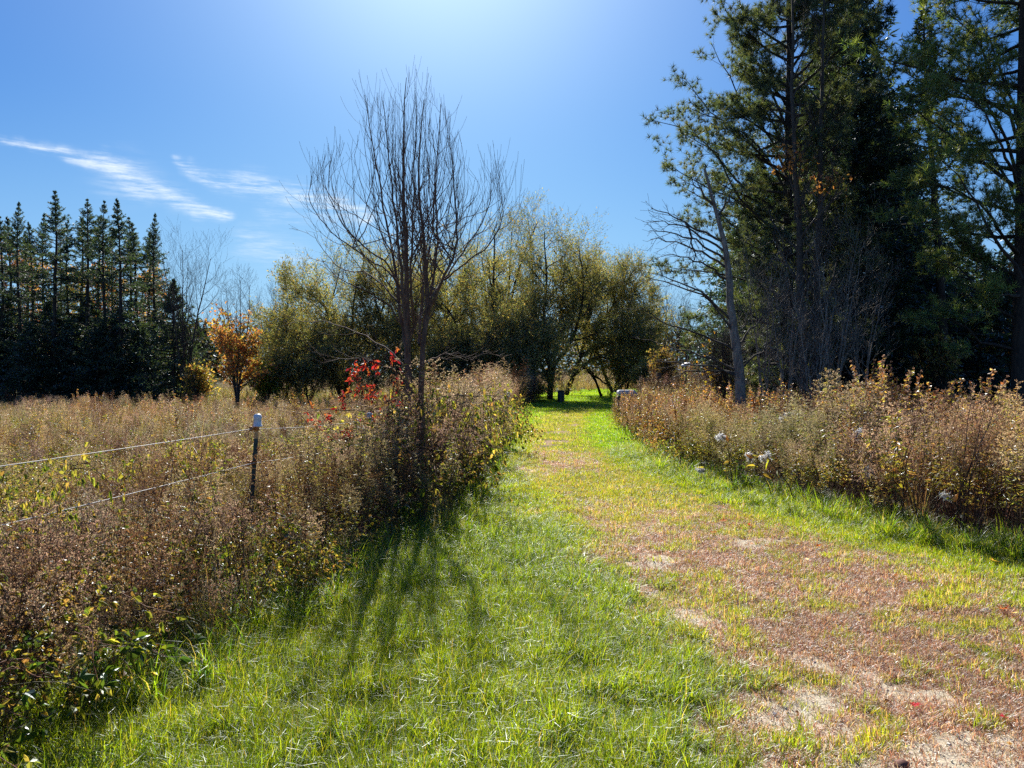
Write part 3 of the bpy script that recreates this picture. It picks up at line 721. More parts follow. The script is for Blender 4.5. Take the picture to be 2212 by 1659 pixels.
def spruce(seed, H, wid, bare=.12, dens=1., lean=0., cols=DARKN, sparse=0., leafL=.15, lowthin=.5, top=.3, nb=None, tier=0.):
    """trunk mesh, limb mesh, crown mesh of a conifer"""
    rng = np.random.default_rng(seed)
    P, Rr = curve([[0, 0, 0], [lean*.3, 0, H*.35], [lean*.75, .1, H*.75], [lean, 0, H]], 16, (.012*H+.02, .012), .012, rng)
    tr = MB(); tubes(tr, P, Rr, (.05, .04, .03), 7)
    def Lf(t, pl):
        s = (1-t)
        l = wid*np.minimum(1, (s/.62)**.95)*(1-lowthin*smooth(.45, .05, t)*rng.random(t.shape)*1.2)
        return l*rng.uniform(.45, 1.15, t.shape)+.035
    nb = nb or int(16*H*dens)
    C, r2, T = spawn(P, Rr, nb, bare, .995, lambda t: 1.55-.75*smooth(.6, 1., t)+.15*smooth(.5, 0., t), Lf, rng, 6, up=lambda T: .15+.25*T, wig=.05, rmax=.03, whorl=tier)
    gap = rng.uniform(.2, .8, 5 if bare > .05 else 0)      # missing and dead limbs
    k = np.ones(len(C), bool)
    for g_ in gap: k &= ~((np.abs(T-g_) < .02+.03*rng.random()) & (rng.random(len(C)) < .85))
    C, r2, T = C[k], r2[k], T[k]
    if sparse: k = rng.random(len(C)) > sparse*smooth(.75, .4, T); C, r2, T = C[k], r2[k], T[k]
    li = MB(); tubes(li, C, r2, (.05, .04, .03), 3)
    D, r3, T3 = spawn(C, r2, 7, .18, 1., .85, lambda t, pl: pl*.42*(1.15-t*.7)*rng.uniform(.6, 1.1, t.shape), rng, 3, up=-.15, wig=.06, flat=.7, rmax=.006)
    cr = MB()
    kt = .45+.55*smooth(1., .75, T); kd = np.repeat(kt, 7)     # shorter needles towards the leader
    needle_spray(cr, D, r3, rng, 8, np.repeat(leafL*kd, 8), np.repeat(leafL*.30*kd, 8), cols, .35)
    needle_spray(cr, C, r2, rng, 10, np.repeat(leafL*kt, 10), np.repeat(leafL*.30*kt, 10), cols, .3)
    a = rng.uniform(0, 6.28, 16); z = H*(1-.03*rng.random(16))
    leaves(cr, np.stack([0*a+lean, 0*a, z], -1), np.stack([np.cos(a), np.sin(a), 2.2+0*a], -1), leafL*.6, leafL*.12, pick(rng, 16, cols), rng)
    return tr, li, cr
def put_tree(root, parts, bark=M_barkd, leaf=M_needle, names=('trunk', 'limb', 'crown')):
    for nm, mb, m in zip(names, parts, (bark, bark, leaf)):
        if mb is None or not mb.V: continue
        o = mb.build(nm, m, root)
        if nm in ('crown', 'limb', 'twig'): o['kind'] = 'stuff'
    return root

# ---- the stand of spruces on the left
def left_spruces():
    protos = []
    specs = [(1, 11.3, 2.3, .08, 1.45, .25), (2, 10.6, 2.1, .16, 1.15, .6), (3, 11.0, 2.2, .06, 1.35, .3), (4, 9.6, 1.9, .15, 1.1, .5), (5, 11.0, 2.5, .12, 1.3, .5), (6, 10.4, 1.9, .1, 1.5, .2)]
    for s, H, w, b, d, sp in specs:
        r = whole('spruce_tree', 0, 0, 'x', group='tall spruces of the left stand'); put_tree(r, spruce(s, H, w, b, d, [.15, -.25, .1, .3, -.1, .2][s-1], sparse=sp*.6, tier=.03, leafL=.15)); protos.append((r, H))
    used = [False]*6
    L = [(8, 468, 42, 4, 'spruce at the left frame edge, half hidden by orange leaves'),
         (45, 438, 40.5, 1, 'second tall spruce from the left edge of the stand'),
         (78, 482, 44, 3, 'shorter spruce set back left of the tallest spruce'),
         (116, 413, 40, 0, 'tallest spruce of the left stand with a dense pointed top'),
         (150, 472, 43.5, 3, 'short spruce set back right of the tallest spruce'),
         (187, 430, 41, 4, 'spruce with an airy ragged top and bare trunk in mid stand'),
         (208, 468, 44, 5, 'set back spruce between the ragged spruce and the twin spires'),
         (229, 433, 40.5, 2, 'left one of the twin spruce spires in mid stand'),
         (264, 431, 40, 5, 'right one of the twin spruce spires in mid stand'),
         (300, 482, 43.5, 1, 'shorter spruce right of the twin spires'),
         (336, 462, 39.5, 1, 'rightmost tall spruce of the stand, sky on its right'),
         (28, 470, 45.5, 5, 'back row spruce between the first two spruces at the left edge'),
         (62, 500, 46, 4, 'back row spruce filling left of the tallest spruce'),
         (98, 462, 45, 1, 'back row spruce close left of the tallest spruce'),
         (134, 495, 46.5, 2, 'back row spruce close right of the tallest spruce'),
         (172, 470, 45, 5, 'back row spruce left of the airy ragged one'),
         (246, 492, 46, 4, 'back row spruce showing between the twin spires'),
         (284, 470, 45, 2, 'back row spruce close right of the twin spires'),
         (318, 500, 44, 5, 'back row spruce left of the rightmost tall one'),
         (-45, 445, 41, 0, 'spruce of the left stand just outside the frame edge'),
         (-110, 430, 42, 2, 'spruce of the left stand far outside the frame')]
    for k, (x, yt, d, p, lab) in enumerate(L):
        r, H = protos[p]
        o = r if not used[p] else copy_tree(r); used[p] = True
        w = at(x, yt, d); z0 = float(hz(np.array([w[0]]), np.array([d]))[0]); s = (w[2]-z0)/H
        o.location = (w[0], d, z0-.03); o.rotation_euler.z = k*2.1; ww = [1.1, .9, 1.0, 1.15, .85, 1.05][k % 6]; o.scale = (s*ww, s*ww, s); o['label'] = lab
    # dense dark understory spruces, foliage to the ground
    r0 = whole('young_spruce', 0, 0, 'x', group='low dark spruces under the left stand'); put_tree(r0, spruce(11, 4.6, 1.7, .01, 1.9, 0, lowthin=0, leafL=.17))
    first = True
    for k, (x, yt, d) in enumerate([(-30, 690, 41), (20, 640, 43), (70, 700, 39.5), (110, 650, 43), (150, 690, 40), (190, 640, 43), (225, 695, 39.5), (262, 660, 42.5), (300, 690, 40), (335, 670, 42), (376, 603, 38.5), (412, 715, 40), (396, 690, 43)]):
        o = r0 if first else copy_tree(r0); first = False
        w = at(x, yt, d); z0 = float(hz(np.array([w[0]]), np.array([d]))[0]); s = (w[2]-z0)/4.6
        wd = .8 if x == 376 else (1.15 if x < 340 else .8)
        o.location = (w[0], d, z0-.03); o.rotation_euler.z = k*1.3; o.scale = (s*wd, s*wd, s)
        o['label'] = {376: 'slim young spruce with a clean cone at the right end of the stand', 412: 'small spruce at the foot of the stand beside the orange maple', 396: 'little spruce behind the slim cone shaped one'}.get(x, 'low dark spruce crowded under the tall left stand')
left_spruces()

# ---- broadleaf crowns
def broadleaf(seed, stems, H, lv1, lv2, lv3, leafn, leafL, leafW, cols, leaf_from=1, up=(.5, .4, .3), ang=(.6, .7, .7), weights=None, droop=.1, rad=.1, keep=None, start=.25, tw=.35, zfade=None):
    """stems: list of point lists. Returns trunk, limb, crown builders"""
    rng = np.random.default_rng(seed)
    Ps = [curve(p, 12, (rad if k == 0 else rad*.75, rad*.12), .02, rng) for k, p in enumerate(stems)]
    P = np.concatenate([p for p, r in Ps]); Rr = np.concatenate([r for p, r in Ps])
    tr = MB(); tubes(tr, P, Rr, (.1, .08, .06), 7)
    C1, r1, T1 = spawn(P, Rr, lv1[0], start, 1., ang[0], lambda t, pl: lv1[1]*(1.15-.6*t)*rng.uniform(.6, 1.15, t.shape), rng, 8, up=up[0], wig=.11, rmax=.06)
    li = MB(); tubes(li, C1, r1, (.1, .08, .06), 5)
    C2, r2, T2 = spawn(C1, r1, lv2[0], .15, 1., ang[1], lambda t, pl: lv2[1]*(1.1-.5*t)*rng.uniform(.5, 1.15, t.shape), rng, 6, up=up[1], wig=.12, rmax=.02)
    tubes(li, C2, r2, (.1, .08, .06), 3)
    C3, r3, T3 = spawn(C2, r2, lv3[0], .15, 1., ang[2], lambda t, pl: lv3[1]*rng.uniform(.5, 1.2, t.shape), rng, 4, up=up[2], wig=.12, rmax=.007)
    tubes(li, C3, np.maximum(r3, .003), (.12, .09, .07), 3)
    cr = None
    if leafn:
        cr = MB(); b = rng.integers(0, len(C3), leafn); t = rng.random(leafn)*3; i = np.minimum(t.astype(int), 2); f = (t-i)[:, None]
        pos = C3[b, i]*(1-f)+C3[b, i+1]*f+rng.normal(0, .05, (leafn, 3)); D = unit(C3[b, i+1]-C3[b, i])+rng.normal(0, .6, (leafn, 3))
        if keep is not None: k = keep(pos, rng); pos, D = pos[k], D[k]
        # clumps of like colour
        base = pick(rng, len(pos), cols, weights, .2)
        cl = fbm(pos[:, 0]*.9+seed, pos[:, 2]*.9+pos[:, 1]*.7, 3); base = base*(.55+.95*cl)[:, None]
        leaves(cr, pos, D, leafL*rng.uniform(.6, 1.3, len(pos)), leafW*rng.uniform(.6, 1.3, len(pos)), base, rng, 0, droop=droop)
    return tr, li, cr
WILL = [(.21, .235, .12), (.16, .19, .115), (.30, .27, .12), (.14, .165, .12), (.35, .27, .12)]

def rel(pts, x0, y0, rng=None, dj=0.):
    """view positions at distance y0 -> points relative to a root standing at (x0, y0)"""
    out = []
    z0 = float(hz(np.array([x0]), np.array([y0]))[0])
    for k, p in enumerate(pts):
        w = at(p[0], p[1], y0+(p[2] if len(p) > 2 else 0)); out.append([w[0]-x0, w[1]-y0, w[2]-z0])
    return out

def willows():
    specs = [   # x base, d, stems (view x, view y, depth offset), label, leaf count, bushy size
        (700, 41, [[(745, 862), (735, 760), (700, 660, -1), (640, 610, -2)], [(750, 862), (760, 720), (770, 620, 1), (790, 555, 1)], [(745, 862), (700, 770, -1), (640, 730, -2), (600, 700, -2)], [(745, 850), (800, 740, 2), (835, 640, 2), (850, 570, 3)], [(740, 850), (690, 800, -2), (650, 800, -3), (620, 790, -3)]],
         'leftmost broad willow with low arching limbs beside the orange maple', 15000),
        (640, 46, [[(650, 862), (655, 760), (650, 660), (655, 600)], [(650, 862), (690, 740, 1), (720, 640, 2), (740, 560, 2)], [(650, 862), (620, 780, -1), (605, 730, -2)]], 'rear willow filling the left end of the willow row', 9000),
        (960, 47, [[(965, 862), (960, 740), (965, 620), (950, 530)], [(965, 862), (1010, 740, 1), (1020, 620, 1), (1000, 520, 1)], [(965, 862), (930, 760, -1), (900, 680, -1), (880, 600, -1)]], 'rear willow seen between the stems of the bare tree', 11000),
        (1090, 48, [[(1095, 862), (1090, 740), (1100, 620), (1105, 500)], [(1095, 862), (1130, 740, 1), (1150, 620, 1), (1140, 470, 1)], [(1095, 862), (1060, 740, -1), (1050, 640, -1), (1040, 540, -1)]], 'rear willow behind the forked limb in the middle', 11000),
        (1330, 48, [[(1330, 862), (1340, 760), (1345, 660), (1350, 590)], [(1330, 862), (1370, 760, 1), (1385, 690, 1), (1390, 640, 1)], [(1330, 862), (1290, 760, -1), (1270, 680, -1), (1250, 600, -1)]], 'rear willow filling the right end of the willow row', 11000),
        (870, 43, [[(880, 862), (885, 760), (900, 650), (905, 560)], [(880, 862), (840, 740, -1), (810, 640, -2), (800, 580, -2)], [(880, 860), (940, 740, 1), (985, 640, 2), (1010, 560, 2)], [(885, 850), (850, 780, -3), (800, 740, -3), (770, 720, -3)]],
         'olive willow directly behind the bare young tree', 13000),
        (1035, 42, [[(1040, 862), (1050, 740), (1065, 640), (1068, 520), (1070, 490)], [(1040, 862), (1085, 740, 1), (1110, 620, 1), (1135, 540, 1), (1160, 480)], [(1040, 862), (1000, 740, -1), (960, 660, -2), (930, 640, -2)], [(1045, 850), (1100, 760, -2), (1130, 700, -3), (1160, 680, -3)], [(1040, 850), (1000, 790, -3), (970, 780, -3)]],
         'tallest willow in the middle with a dark forked limb', 17000),
        (1190, 40, [[(1188, 868), (1190, 800), (1175, 700), (1180, 600), (1175, 500)], [(1188, 868), (1200, 760, 1), (1215, 650, 1), (1220, 540, 2)], [(1190, 830), (1150, 760, -1), (1110, 740, -2), (1080, 740, -2)], [(1190, 800), (1240, 720, 1), (1260, 620, 1), (1250, 530, 1)], [(1190, 810), (1170, 770, -2.5), (1150, 770, -3)]],
         'willow with the thick dark trunk standing at the lawn edge', 17000),
        (1235, 46, [[(1222, 850), (1238, 810), (1262, 740), (1280, 660), (1320, 590)], [(1262, 740), (1310, 680, 1), (1350, 620, 1), (1370, 580, 1)], [(1250, 770), (1320, 740, -1), (1370, 720, -2), (1395, 700, -2)], [(1238, 810), (1290, 770, -1), (1340, 780, -2), (1390, 770, -2)], [(1262, 740), (1270, 640), (1265, 570)]],
         'leaning willow right of the thick trunk, crown reaching the pines', 15000),
    ]
    for k, (x, d, stems, lab, n) in enumerate(specs):
        p = at(stems[0][0][0], 860, d); root = whole('willow_tree', p[0], d, lab, group='olive willows across the middle')
        st = [rel(s, p[0], d) for s in stems]; st = [[[a, b, c*1.0] for a, b, c in q] for q in st]; st[0][0][2] = 0.
        def keep(pos, rng):
            z = pos[:, 2]; cl = fbm(pos[:, 0]*.55+k*7, pos[:, 2]*.55+pos[:, 1]*.3+k*3, 3)
            pk = np.clip(1.1-.95*smooth(5.5, 10., z), .1, 1)*smooth(.25, .42, cl+.16*smooth(6, 1, z))
            return rng.random(len(z)) < pk
        tr, li, cr = broadleaf(40+k, st, 0, (14, 2.3), (8, 1.4), (6, .8), int(n*4.6), .115, .045, WILL, up=(.35, .6, .45), ang=(.85, .7, .6), keep=keep, rad=.17, start=.22, droop=.25)
        put_tree(root, (tr, li, cr), M_barkd, M_leaf)
    for k, (x, d, t, w) in enumerate([(615, 39, 735, 2.2), (668, 38.5, 770, 2.0), (735, 39.5, 745, 2.2), (800, 39, 765, 2.0), (862, 40, 740, 2.2), (935, 39, 760, 2.0), (1000, 40, 745, 2.2), (1065, 39, 765, 2.0), (1130, 40, 750, 2.0), (1350, 43, 770, 2.2), (1395, 40, 790, 1.6)]):
        p = at(x, 850, d); root = whole('willow_shrub', p[0], d, ['leftmost low olive shrub beside the orange maple', 'low shrub second from the orange maple', 'low shrub under the left willow arch', 'low shrub left of the scarlet creeper', 'low shrub just behind the bare tree trunk', 'low shrub right of the bare tree trunk', 'low shrub between the bare tree and the far weeds', 'low shrub behind the pale far weeds', 'rightmost low shrub left of the thick willow trunk', 'low shrub under the leaning willow', 'low shrub at the right foot of the willow row'][k], 'shrub', 'low shrubs at the foot of the willows')
        H = at(x, t, d)[2]; rg = np.random.default_rng(700+k); st = []
        for q in range(5):
            a = q*1.26+rg.random(); r = w*.4*rg.uniform(.5, 1); st.append([[0, 0, 0], [r*.5*math.cos(a), r*.5*math.sin(a), H*.45], [r*math.cos(a), r*math.sin(a), H*rg.uniform(.75, .95)]])
        put_tree(root, broadleaf(700+k, st, 0, (8, w*.55), (5, w*.3), (3, .4), 4200, .12, .05, WILL, rad=.04, start=.1), M_barkd, M_leaf)
    # thin fallen-over tree on the lawn
    p = at(1300, 862, 44); root = whole('leaning_tree', p[0], 44, 'thin dark leaning tree with drooping twigs behind the shaded lawn')
    st = [rel(s, p[0], 44) for s in ([(1300, 864), (1290, 830), (1262, 790), (1235, 745)], [(1290, 830), (1275, 800), (1240, 800), (1228, 835)], [(1285, 810), (1310, 830), (1330, 845)])]; st[0][0][2] = 0
    tr, li, cr = broadleaf(60, st, 0, (6, 1.2), (4, .6), (3, .3), 500, .14, .06, WILL, rad=.09, up=(-.3, 0, 0)); put_tree(root, (tr, li, cr), M_barkd, M_leaf)
willows()

def autumn_trees():
    OR = [(.46, .22, .11), (.54, .31, .14), (.38, .14, .075), (.46, .36, .13), (.26, .26, .10)]
    YO = [(.38, .28, .10), (.28, .25, .08), (.42, .25, .11), (.17, .19, .07)]
    def maple(x, d, top, wid, cols, lab, n, seed, bare=0., w=None, L=.14, low=0.):
        p = at(x, 850, d); root = whole('maple_tree' if cols is OR else 'autumn_tree', p[0], d, lab)
        H = at(x, top, d)[2]; rng = np.random.default_rng(seed); stems = []
        for s in range(5):
            a = s*1.26+rng.random(); r = wid*.33*rng.uniform(.5, 1)
            stems.append([[0, 0, 0], [r*.3*math.cos(a), r*.3*math.sin(a), H*.3], [r*.8*math.cos(a), r*.8*math.sin(a), H*.65], [r*math.cos(a), r*math.sin(a), H*rng.uniform(.86, 1.)]])
        keep = (lambda pos, rng: (rng.random(len(pos)) < smooth(H*.80, H*.5, pos[:, 2]+rng.normal(0, .3, len(pos)))) & (fbm(pos[:, 0]+seed, pos[:, 2]*1.3+pos[:, 1], 3) > .42)) if bare else (lambda pos, rng: fbm(pos[:, 0]+seed, pos[:, 2]*1.3+pos[:, 1], 3) > .38)
        tr, li, cr = broadleaf(seed, stems, H, (13, wid*.62), (6, wid*.32), (4, .45), n, L, L*.75, cols, up=(.7, .6, .4), ang=(.75, .6, .6), weights=w, rad=.06, keep=keep, start=.12)
        put_tree(root, (tr, li, cr), M_bark, M_leaf)
    maple(512, 36, 592, 2.5, OR, 'orange maple with a bare twiggy top standing in the open meadow', 12000, 71, 1, [3, 4, 2, 2, 2.4], L=.15)
    maple(425, 37.5, 785, 1.2, YO, 'low peach yellow bush at the left foot of the orange maple', 1900, 72)
    maple(575, 38, 790, 1.5, [(.14, .22, .03), (.25, .28, .04)], 'low yellow green bush at the right foot of the orange maple', 3200, 73)
    maple(62, 50, 560, 2.6, OR, 'rust orange tree glowing behind the left end of the spruces', 6500, 74)
    maple(165, 50, 590, 2.6, YO, 'yellow tree glowing through the middle of the spruces', 6500, 75)
    maple(232, 51, 560, 2.6, OR, 'orange tree showing behind the twin spruce spires', 6500, 76)
    maple(322, 49, 580, 2.3, OR, 'orange tree showing behind the rightmost tall spruce', 6500, 77)
    maple(5, 48, 520, 2.0, [(.30, .12, .08), (.22, .12, .08)], 'thin reddish tree at the left frame edge', 3000, 78)
    maple(2150, 27, 640, 2.8, [(.22, .24, .04), (.30, .22, .05), (.28, .12, .04), (.12, .16, .04)], 'yellow green understory tree at the right frame edge', 8000, 79)
    maple(2075, 30, 700, 2.4, [(.20, .10, .05), (.26, .14, .05), (.14, .14, .04)], 'rust brown understory tree behind the thin leaning spruce', 6000, 80)
    maple(2020, 24, 760, 1.4, YO, 'small yellow leaved shrub behind the weeds near the thin spruce', 2500, 81)
    maple(1440, 34, 770, 1.3, [(.20, .12, .07), (.15, .14, .06), (.26, .18, .08)], 'russet shrub between the willows and the wooden gate frame', 1300, 82)
    maple(1560, 20.5, 742, .8, [(.50, .26, .05), (.45, .34, .06)], 'small sapling with golden orange leaves under the dead pine snag', 420, 83, L=.11)
autumn_trees()

def bare_tree(name, x, d, top, spread, lab, seed, lv=(16, 6, 4), rad=.08, bark=M_bark, n_stem=4, group=None, ybase=850, side=0., cat='tree', base=0.):
    p = at(x, ybase, d); root = whole(name, p[0], d, lab, cat, group); H = at(x, top, d)[2]; rng = np.random.default_rng(seed); stems = []
    for s in range(n_stem):
        a = s*6.28/n_stem+rng.random(); r = spread*.45*rng.uniform(.4, 1); ox = side*H*.25
        stems.append([[0, 0, 0], [r*.25*math.cos(a)+ox*.2, r*.25*math.sin(a), H*.33], [r*.7*math.cos(a)+ox*.6, r*.7*math.sin(a), H*.7], [r*math.cos(a)+ox, r*math.sin(a), H*rng.uniform(.85, .97)]])
    tr, li, cr = broadleaf(seed, stems, H, (lv[0], spread*.7), (lv[1], spread*.38), (lv[2], spread*.2), 0, 0, 0, None, up=(.9, .8, .6), ang=(.6, .5, .5), rad=rad, start=.25)
    put_tree(root, (tr, li, cr), bark, M_leaf); return root
bare_tree('bare_tree', 398, 38, 512, 3.0, 'bare grey tree with fine arching twigs right of the left spruces', 90, side=.12)
bare_tree('bare_tree', 590, 46, 620, 2.2, 'thin bare saplings between the orange maple and the willows', 91)
for k, (x, d, t, s) in enumerate([(1410, 58, 655, 3), (1432, 62, 630, 3), (1455, 56, 645, 2.6), (1478, 60, 660, 3), (1500, 54, 690, 3), (1395, 64, 680, 3)]):
    bare_tree('bare_tree', x, d, t, s, ['leftmost of the distant bare trees seen between willows and pines', 'tallest distant bare tree in the gap between willows and pines', 'distant bare tree in the middle of the gap before the pines', 'distant bare tree against the left edge of the pines', 'distant bare tree half hidden by the lowest pine limbs', 'far grey bare tree just clear of the willow crown'][k], 92+k, (12, 5, 3), .09)
bare_tree('bare_tree', 430, 55, 690, 2.5, 'distant small bare tree beside the far tiny spruces', 99, (9, 4, 3))

def far_spruces():
    r0 = whole('distant_spruce', 0, 0, 'x', group='tiny far spruces on the horizon'); put_tree(r0, spruce(21, 8, 1.15, .02, 1.1, 0, lowthin=0, leafL=.3))
    for k, (x, yt, d) in enumerate([(428, 690, 90), (444, 694, 92), (412, 715, 90), (458, 735, 95), (470, 742, 96), (400, 700, 88)]):
        o = r0 if k == 0 else copy_tree(r0); w = at(x, yt, d); s = w[2]/8
        o.location = (w[0], d, 0); o.scale = (s, s, s); o.rotation_euler.z = k
        o['label'] = ['taller left one of two far spruces on the horizon', 'right one of two far spruces on the horizon', 'short far spruce left of the two horizon spruces', 'low far spruce just right of the horizon pair', 'lowest far spruce behind the orange maple', 'far spruce on the horizon hidden by the left stand'][k]
    # far-off wood that closes the horizon
    rng = np.random.default_rng(31); n = 52000; X = rng.uniform(-110, 130, n); Y = rng.uniform(85, 110, n)
    top = 4.2+3.6*fbm(X*.12, X*.05+Y*.02, 3)+1.6*fbm(X*.7, Y*0, 2); Z = top*rng.random(n)**.8
    mb = MB(); D = rng.normal(size=(n, 3)); leaves(mb, np.stack([X, Y, Z], -1), D, .6, .34, pick(rng, n, [(.05, .055, .035), (.08, .06, .04), (.035, .05, .03), (.12, .08, .04)]), rng)
    o = mb.build('far_wood', M_leaf); tag(o, 'far-off mixed wood closing the horizon behind the meadow', 'wood', kind='stuff')
far_spruces()

# ---- the young bare tree in the foreground
def young_tree():
    d = 10.; x0 = at(900, 800, d)[0]
    root = whole('bare_willow', x0, d, 'leafless young tree with many upswept whips standing in the roadside weeds', 'tree')
    rng = np.random.default_rng(3)
    T = [([(893, 1065), (890, 900), (880, 760), (879, 551), (874, 366), (874, 250), (880, 168)], .072),
         ([(912, 1065), (910, 918), (911, 779), (922, 675), (920, 551), (905, 400), (909, 300), (915, 215)], .058),
         ([(880, 760), (862, 650, .1), (850, 551, .25), (830, 450, .4), (818, 366, .4), (800, 270, .4), (790, 205, .4)], .030),
         ([(880, 780), (872, 660, -.2), (862, 520, -.3), (848, 400, -.4), (838, 300, -.4), (832, 215, -.5)], .029),
         ([(911, 779), (930, 640, .2), (942, 551, .3), (942, 366, .4), (950, 270, .4), (955, 225, .4)], .028),
         ([(925, 675), (955, 600, -.3), (983, 540, -.5), (985, 440, -.6), (978, 366, -.6), (972, 290, -.6)], .026),
         ([(930, 640), (965, 590, .5), (1000, 540, .8), (1035, 490, .9), (1060, 420, .9), (1060, 370, .9)], .018),
         ([(872, 640), (840, 585, .2), (785, 548, .3), (725, 503, .3), (690, 462, .3), (670, 430, .3), (676, 378, .3)], .015),
         ([(866, 620), (830, 560, -.4), (780, 520, -.6), (735, 470, -.7), (712, 420, -.7), (715, 345, -.7)], .014),
         ([(960, 600), (1010, 560, -.5), (1050, 530, -.7), (1085, 470, -.8), (1078, 390, -.8)], .014),
         ([(895, 700), (888, 600, -.6), (892, 480, -.9), (896, 360, -1), (900, 250, -1)], .022),
         ([(905, 740), (915, 620, .7), (935, 480, 1.1), (940, 380, 1.2), (935, 280, 1.2)], .022)]
    tr = MB(); li = MB(); Ps = []
    for k, (pts, r) in enumerate(T):
        P, Rr = curve(rel(pts, x0, d), 20, (r, .004), .008, rng, .85)
        if k < 2: P[0, 0, 2] = -.02
        tubes(tr if k < 2 else li, P, Rr, (.1, .08, .06), 8 if k < 2 else 6); Ps.append((P, Rr))
    P = np.concatenate([p for p, r in Ps]); Rr = np.concatenate([r for p, r in Ps])
    st = np.array([.42, .42, .25, .25, .25, .25, .25, .35, .35, .35, .25, .25])
    # whips that leave the stems outward and sweep up to a domed crown
    cx, n0 = at(876, 800, d)[0]-x0, 74; zz = -root.location.z; W_ = []; rng = np.random.default_rng(33)
    for k in range(n0):
        q = rng.integers(0, 6) if k % 3 else rng.integers(0, len(Ps)); tt = rng.uniform(.38, .68) if q < 2 else rng.uniform(.15, .55)
        a = Ps[q][0][0, int(tt*19)]; fi = rng.uniform(0, 6.28); r = 1.27*rng.random()**.62
        ztip = 5.55-1.5*(r/1.34)**1.5-.55*rng.random()**2+zz; tip = np.array([cx+r*math.cos(fi), r*.8*math.sin(fi), ztip])
        o_ = tip-a; hor = np.array([o_[0], o_[1], 0]); dz = max(o_[2], .5)
        W_.append(curve([a, a+hor*.42+[0, 0, dz*.22], a+hor*.86+[0, 0, dz*.5], tip+hor*.04-[0, 0, dz*.2], tip-hor*rng.uniform(-.02, .1)], 14, (.0075, .0016), .010, rng))
    WP = np.concatenate([p for p, r in W_]); WR = np.concatenate([r for p, r in W_]); tubes(li, WP, WR, (.1, .08, .06), 5)
    X2, rx, tx = spawn(WP, WR, 6, .3, .95, .45, lambda t, pl: .5*(1.2-.6*t)*rng.uniform(.3, 1.1, t.shape), rng, 7, up=1.1, wig=.04, rr=.6, rmax=.004); tubes(li, X2, np.maximum(rx, .0013), (.1, .08, .06), 4)
    C, r1, T1 = spawn(P, Rr, 11, .36, .98, .65, lambda t, pl: .95*(1.3-.95*t)*rng.uniform(.5, 1.1, t.shape), rng, 12, up=1.9, wig=.035, rr=.5, tip=.25, rmax=.010)
    tubes(li, C, r1, (.1, .08, .06), 5)
    D, r2, T2 = spawn(C, r1, 5, .15, .9, .5, lambda t, pl: .55*(1.2-.5*t)*rng.uniform(.3, 1.15, t.shape), rng, 8, up=1.3, wig=.04, rr=.6, rmax=.0048)
    tubes(li, D, np.maximum(r2, .0014), (.1, .08, .06), 4)
    # long thin lower branches, sagging then rising, left side and right side
    low = [[(880, 790), (820, 740, .3), (740, 700, .5), (650, 690, .6), (600, 700, .6)], [(885, 830), (840, 790, -.3), (780, 770, -.5), (700, 775, -.6)], [(890, 884), (800, 884, -.3), (720, 880, -.4), (655, 876, -.4)],
           [(893, 930), (830, 945, -.2), (760, 940, -.3), (700, 915, -.4), (640, 905, -.4)], [(905, 860), (960, 855, .2), (1020, 850, .2), (1085, 853, .2)], [(905, 935), (940, 900, .1), (980, 875, .1), (1030, 850, .2), (1060, 830, .2)],
           [(905, 790), (960, 760, -.3), (1020, 765, -.4), (1060, 760, -.5)], [(870, 700), (820, 640, -.3), (760, 610, -.6), (720, 590, -.6), (700, 560, -.6)], [(865, 655), (800, 590, .4), (740, 575, .6), (700, 540, .7), (680, 500, .7)]]
    Ls = [curve(rel(p, x0, d), 14, (.014, .003), .012, rng) for p in low]
    P = np.concatenate([p for p, r in Ls]); Rr = np.concatenate([r for p, r in Ls]); tubes(li, P, Rr, (.1, .08, .06), 5)
    C, r1, T1 = spawn(P, Rr, 11, .2, 1, .7, lambda t, pl: .42*rng.uniform(.4, 1.2, t.shape), rng, 6, up=.1, wig=.13, rmax=.004); tubes(li, C, np.maximum(r1, .0022), (.13, .11, .09), 4)
    D, r1, T1 = spawn(C, r1, 3, .2, 1, .7, lambda t, pl: .2*rng.uniform(.4, 1.2, t.shape), rng, 4, up=0, wig=.15, rmax=.002); tubes(li, D, np.maximum(r1, .0018), (.13, .11, .09), 3)
    tr.build('trunk', M_barkr, root); o = li.build('branch', M_barkr, root); o['kind'] = 'stuff'
    # scarlet creeper hanging in its lower branches
    rt = whole('creeper_vine', at(840, 800, 9.6)[0], 9.6, 'scarlet creeper hanging in the lower left branches of the bare tree', 'vine')
    rc = rt.location.x; mb = MB(); sm = MB()
    str_ = [[(800, 765), (812, 800), (800, 850), (805, 880)], [(850, 758), (852, 800), (858, 850), (845, 885)], [(735, 845), (760, 850), (800, 845), (850, 850)], [(800, 820), (770, 845), (740, 870), (745, 890)], [(690, 880), (700, 900), (690, 935), (720, 945)],
            [(665, 885), (680, 905), (720, 900), (740, 925)], [(800, 880), (830, 900), (840, 895)], [(730, 930), (760, 925), (800, 910)], [(760, 760+40), (790, 790)], [(700, 940), (740, 945), (760, 935)]]
    RED = [(.27, .016, .035), (.36, .035, .045), (.17, .015, .04), (.42, .12, .05)]
    for s in str_:
        P, Rr = curve(rel(s, rc, 9.6), 8, (.004, .0015), .02, rng); tubes(sm, P, Rr, (.12, .05, .04), 4)
        n = 15; t = rng.random(n)*7; i = np.minimum(t.astype(int), 6); f = (t-i)[:, None]; pos = P[0, i]*(1-f)+P[0, i+1]*f+rng.normal(0, .045, (n, 3))
        pos = np.repeat(pos, 4, 0)
        leaves(mb, pos, rng.normal(0, .8, pos.shape)+[0, 0, -.6], .075*rng.uniform(.5, 1.2, len(pos)), .034, pick(rng, len(pos), RED), rng, fold=.2)
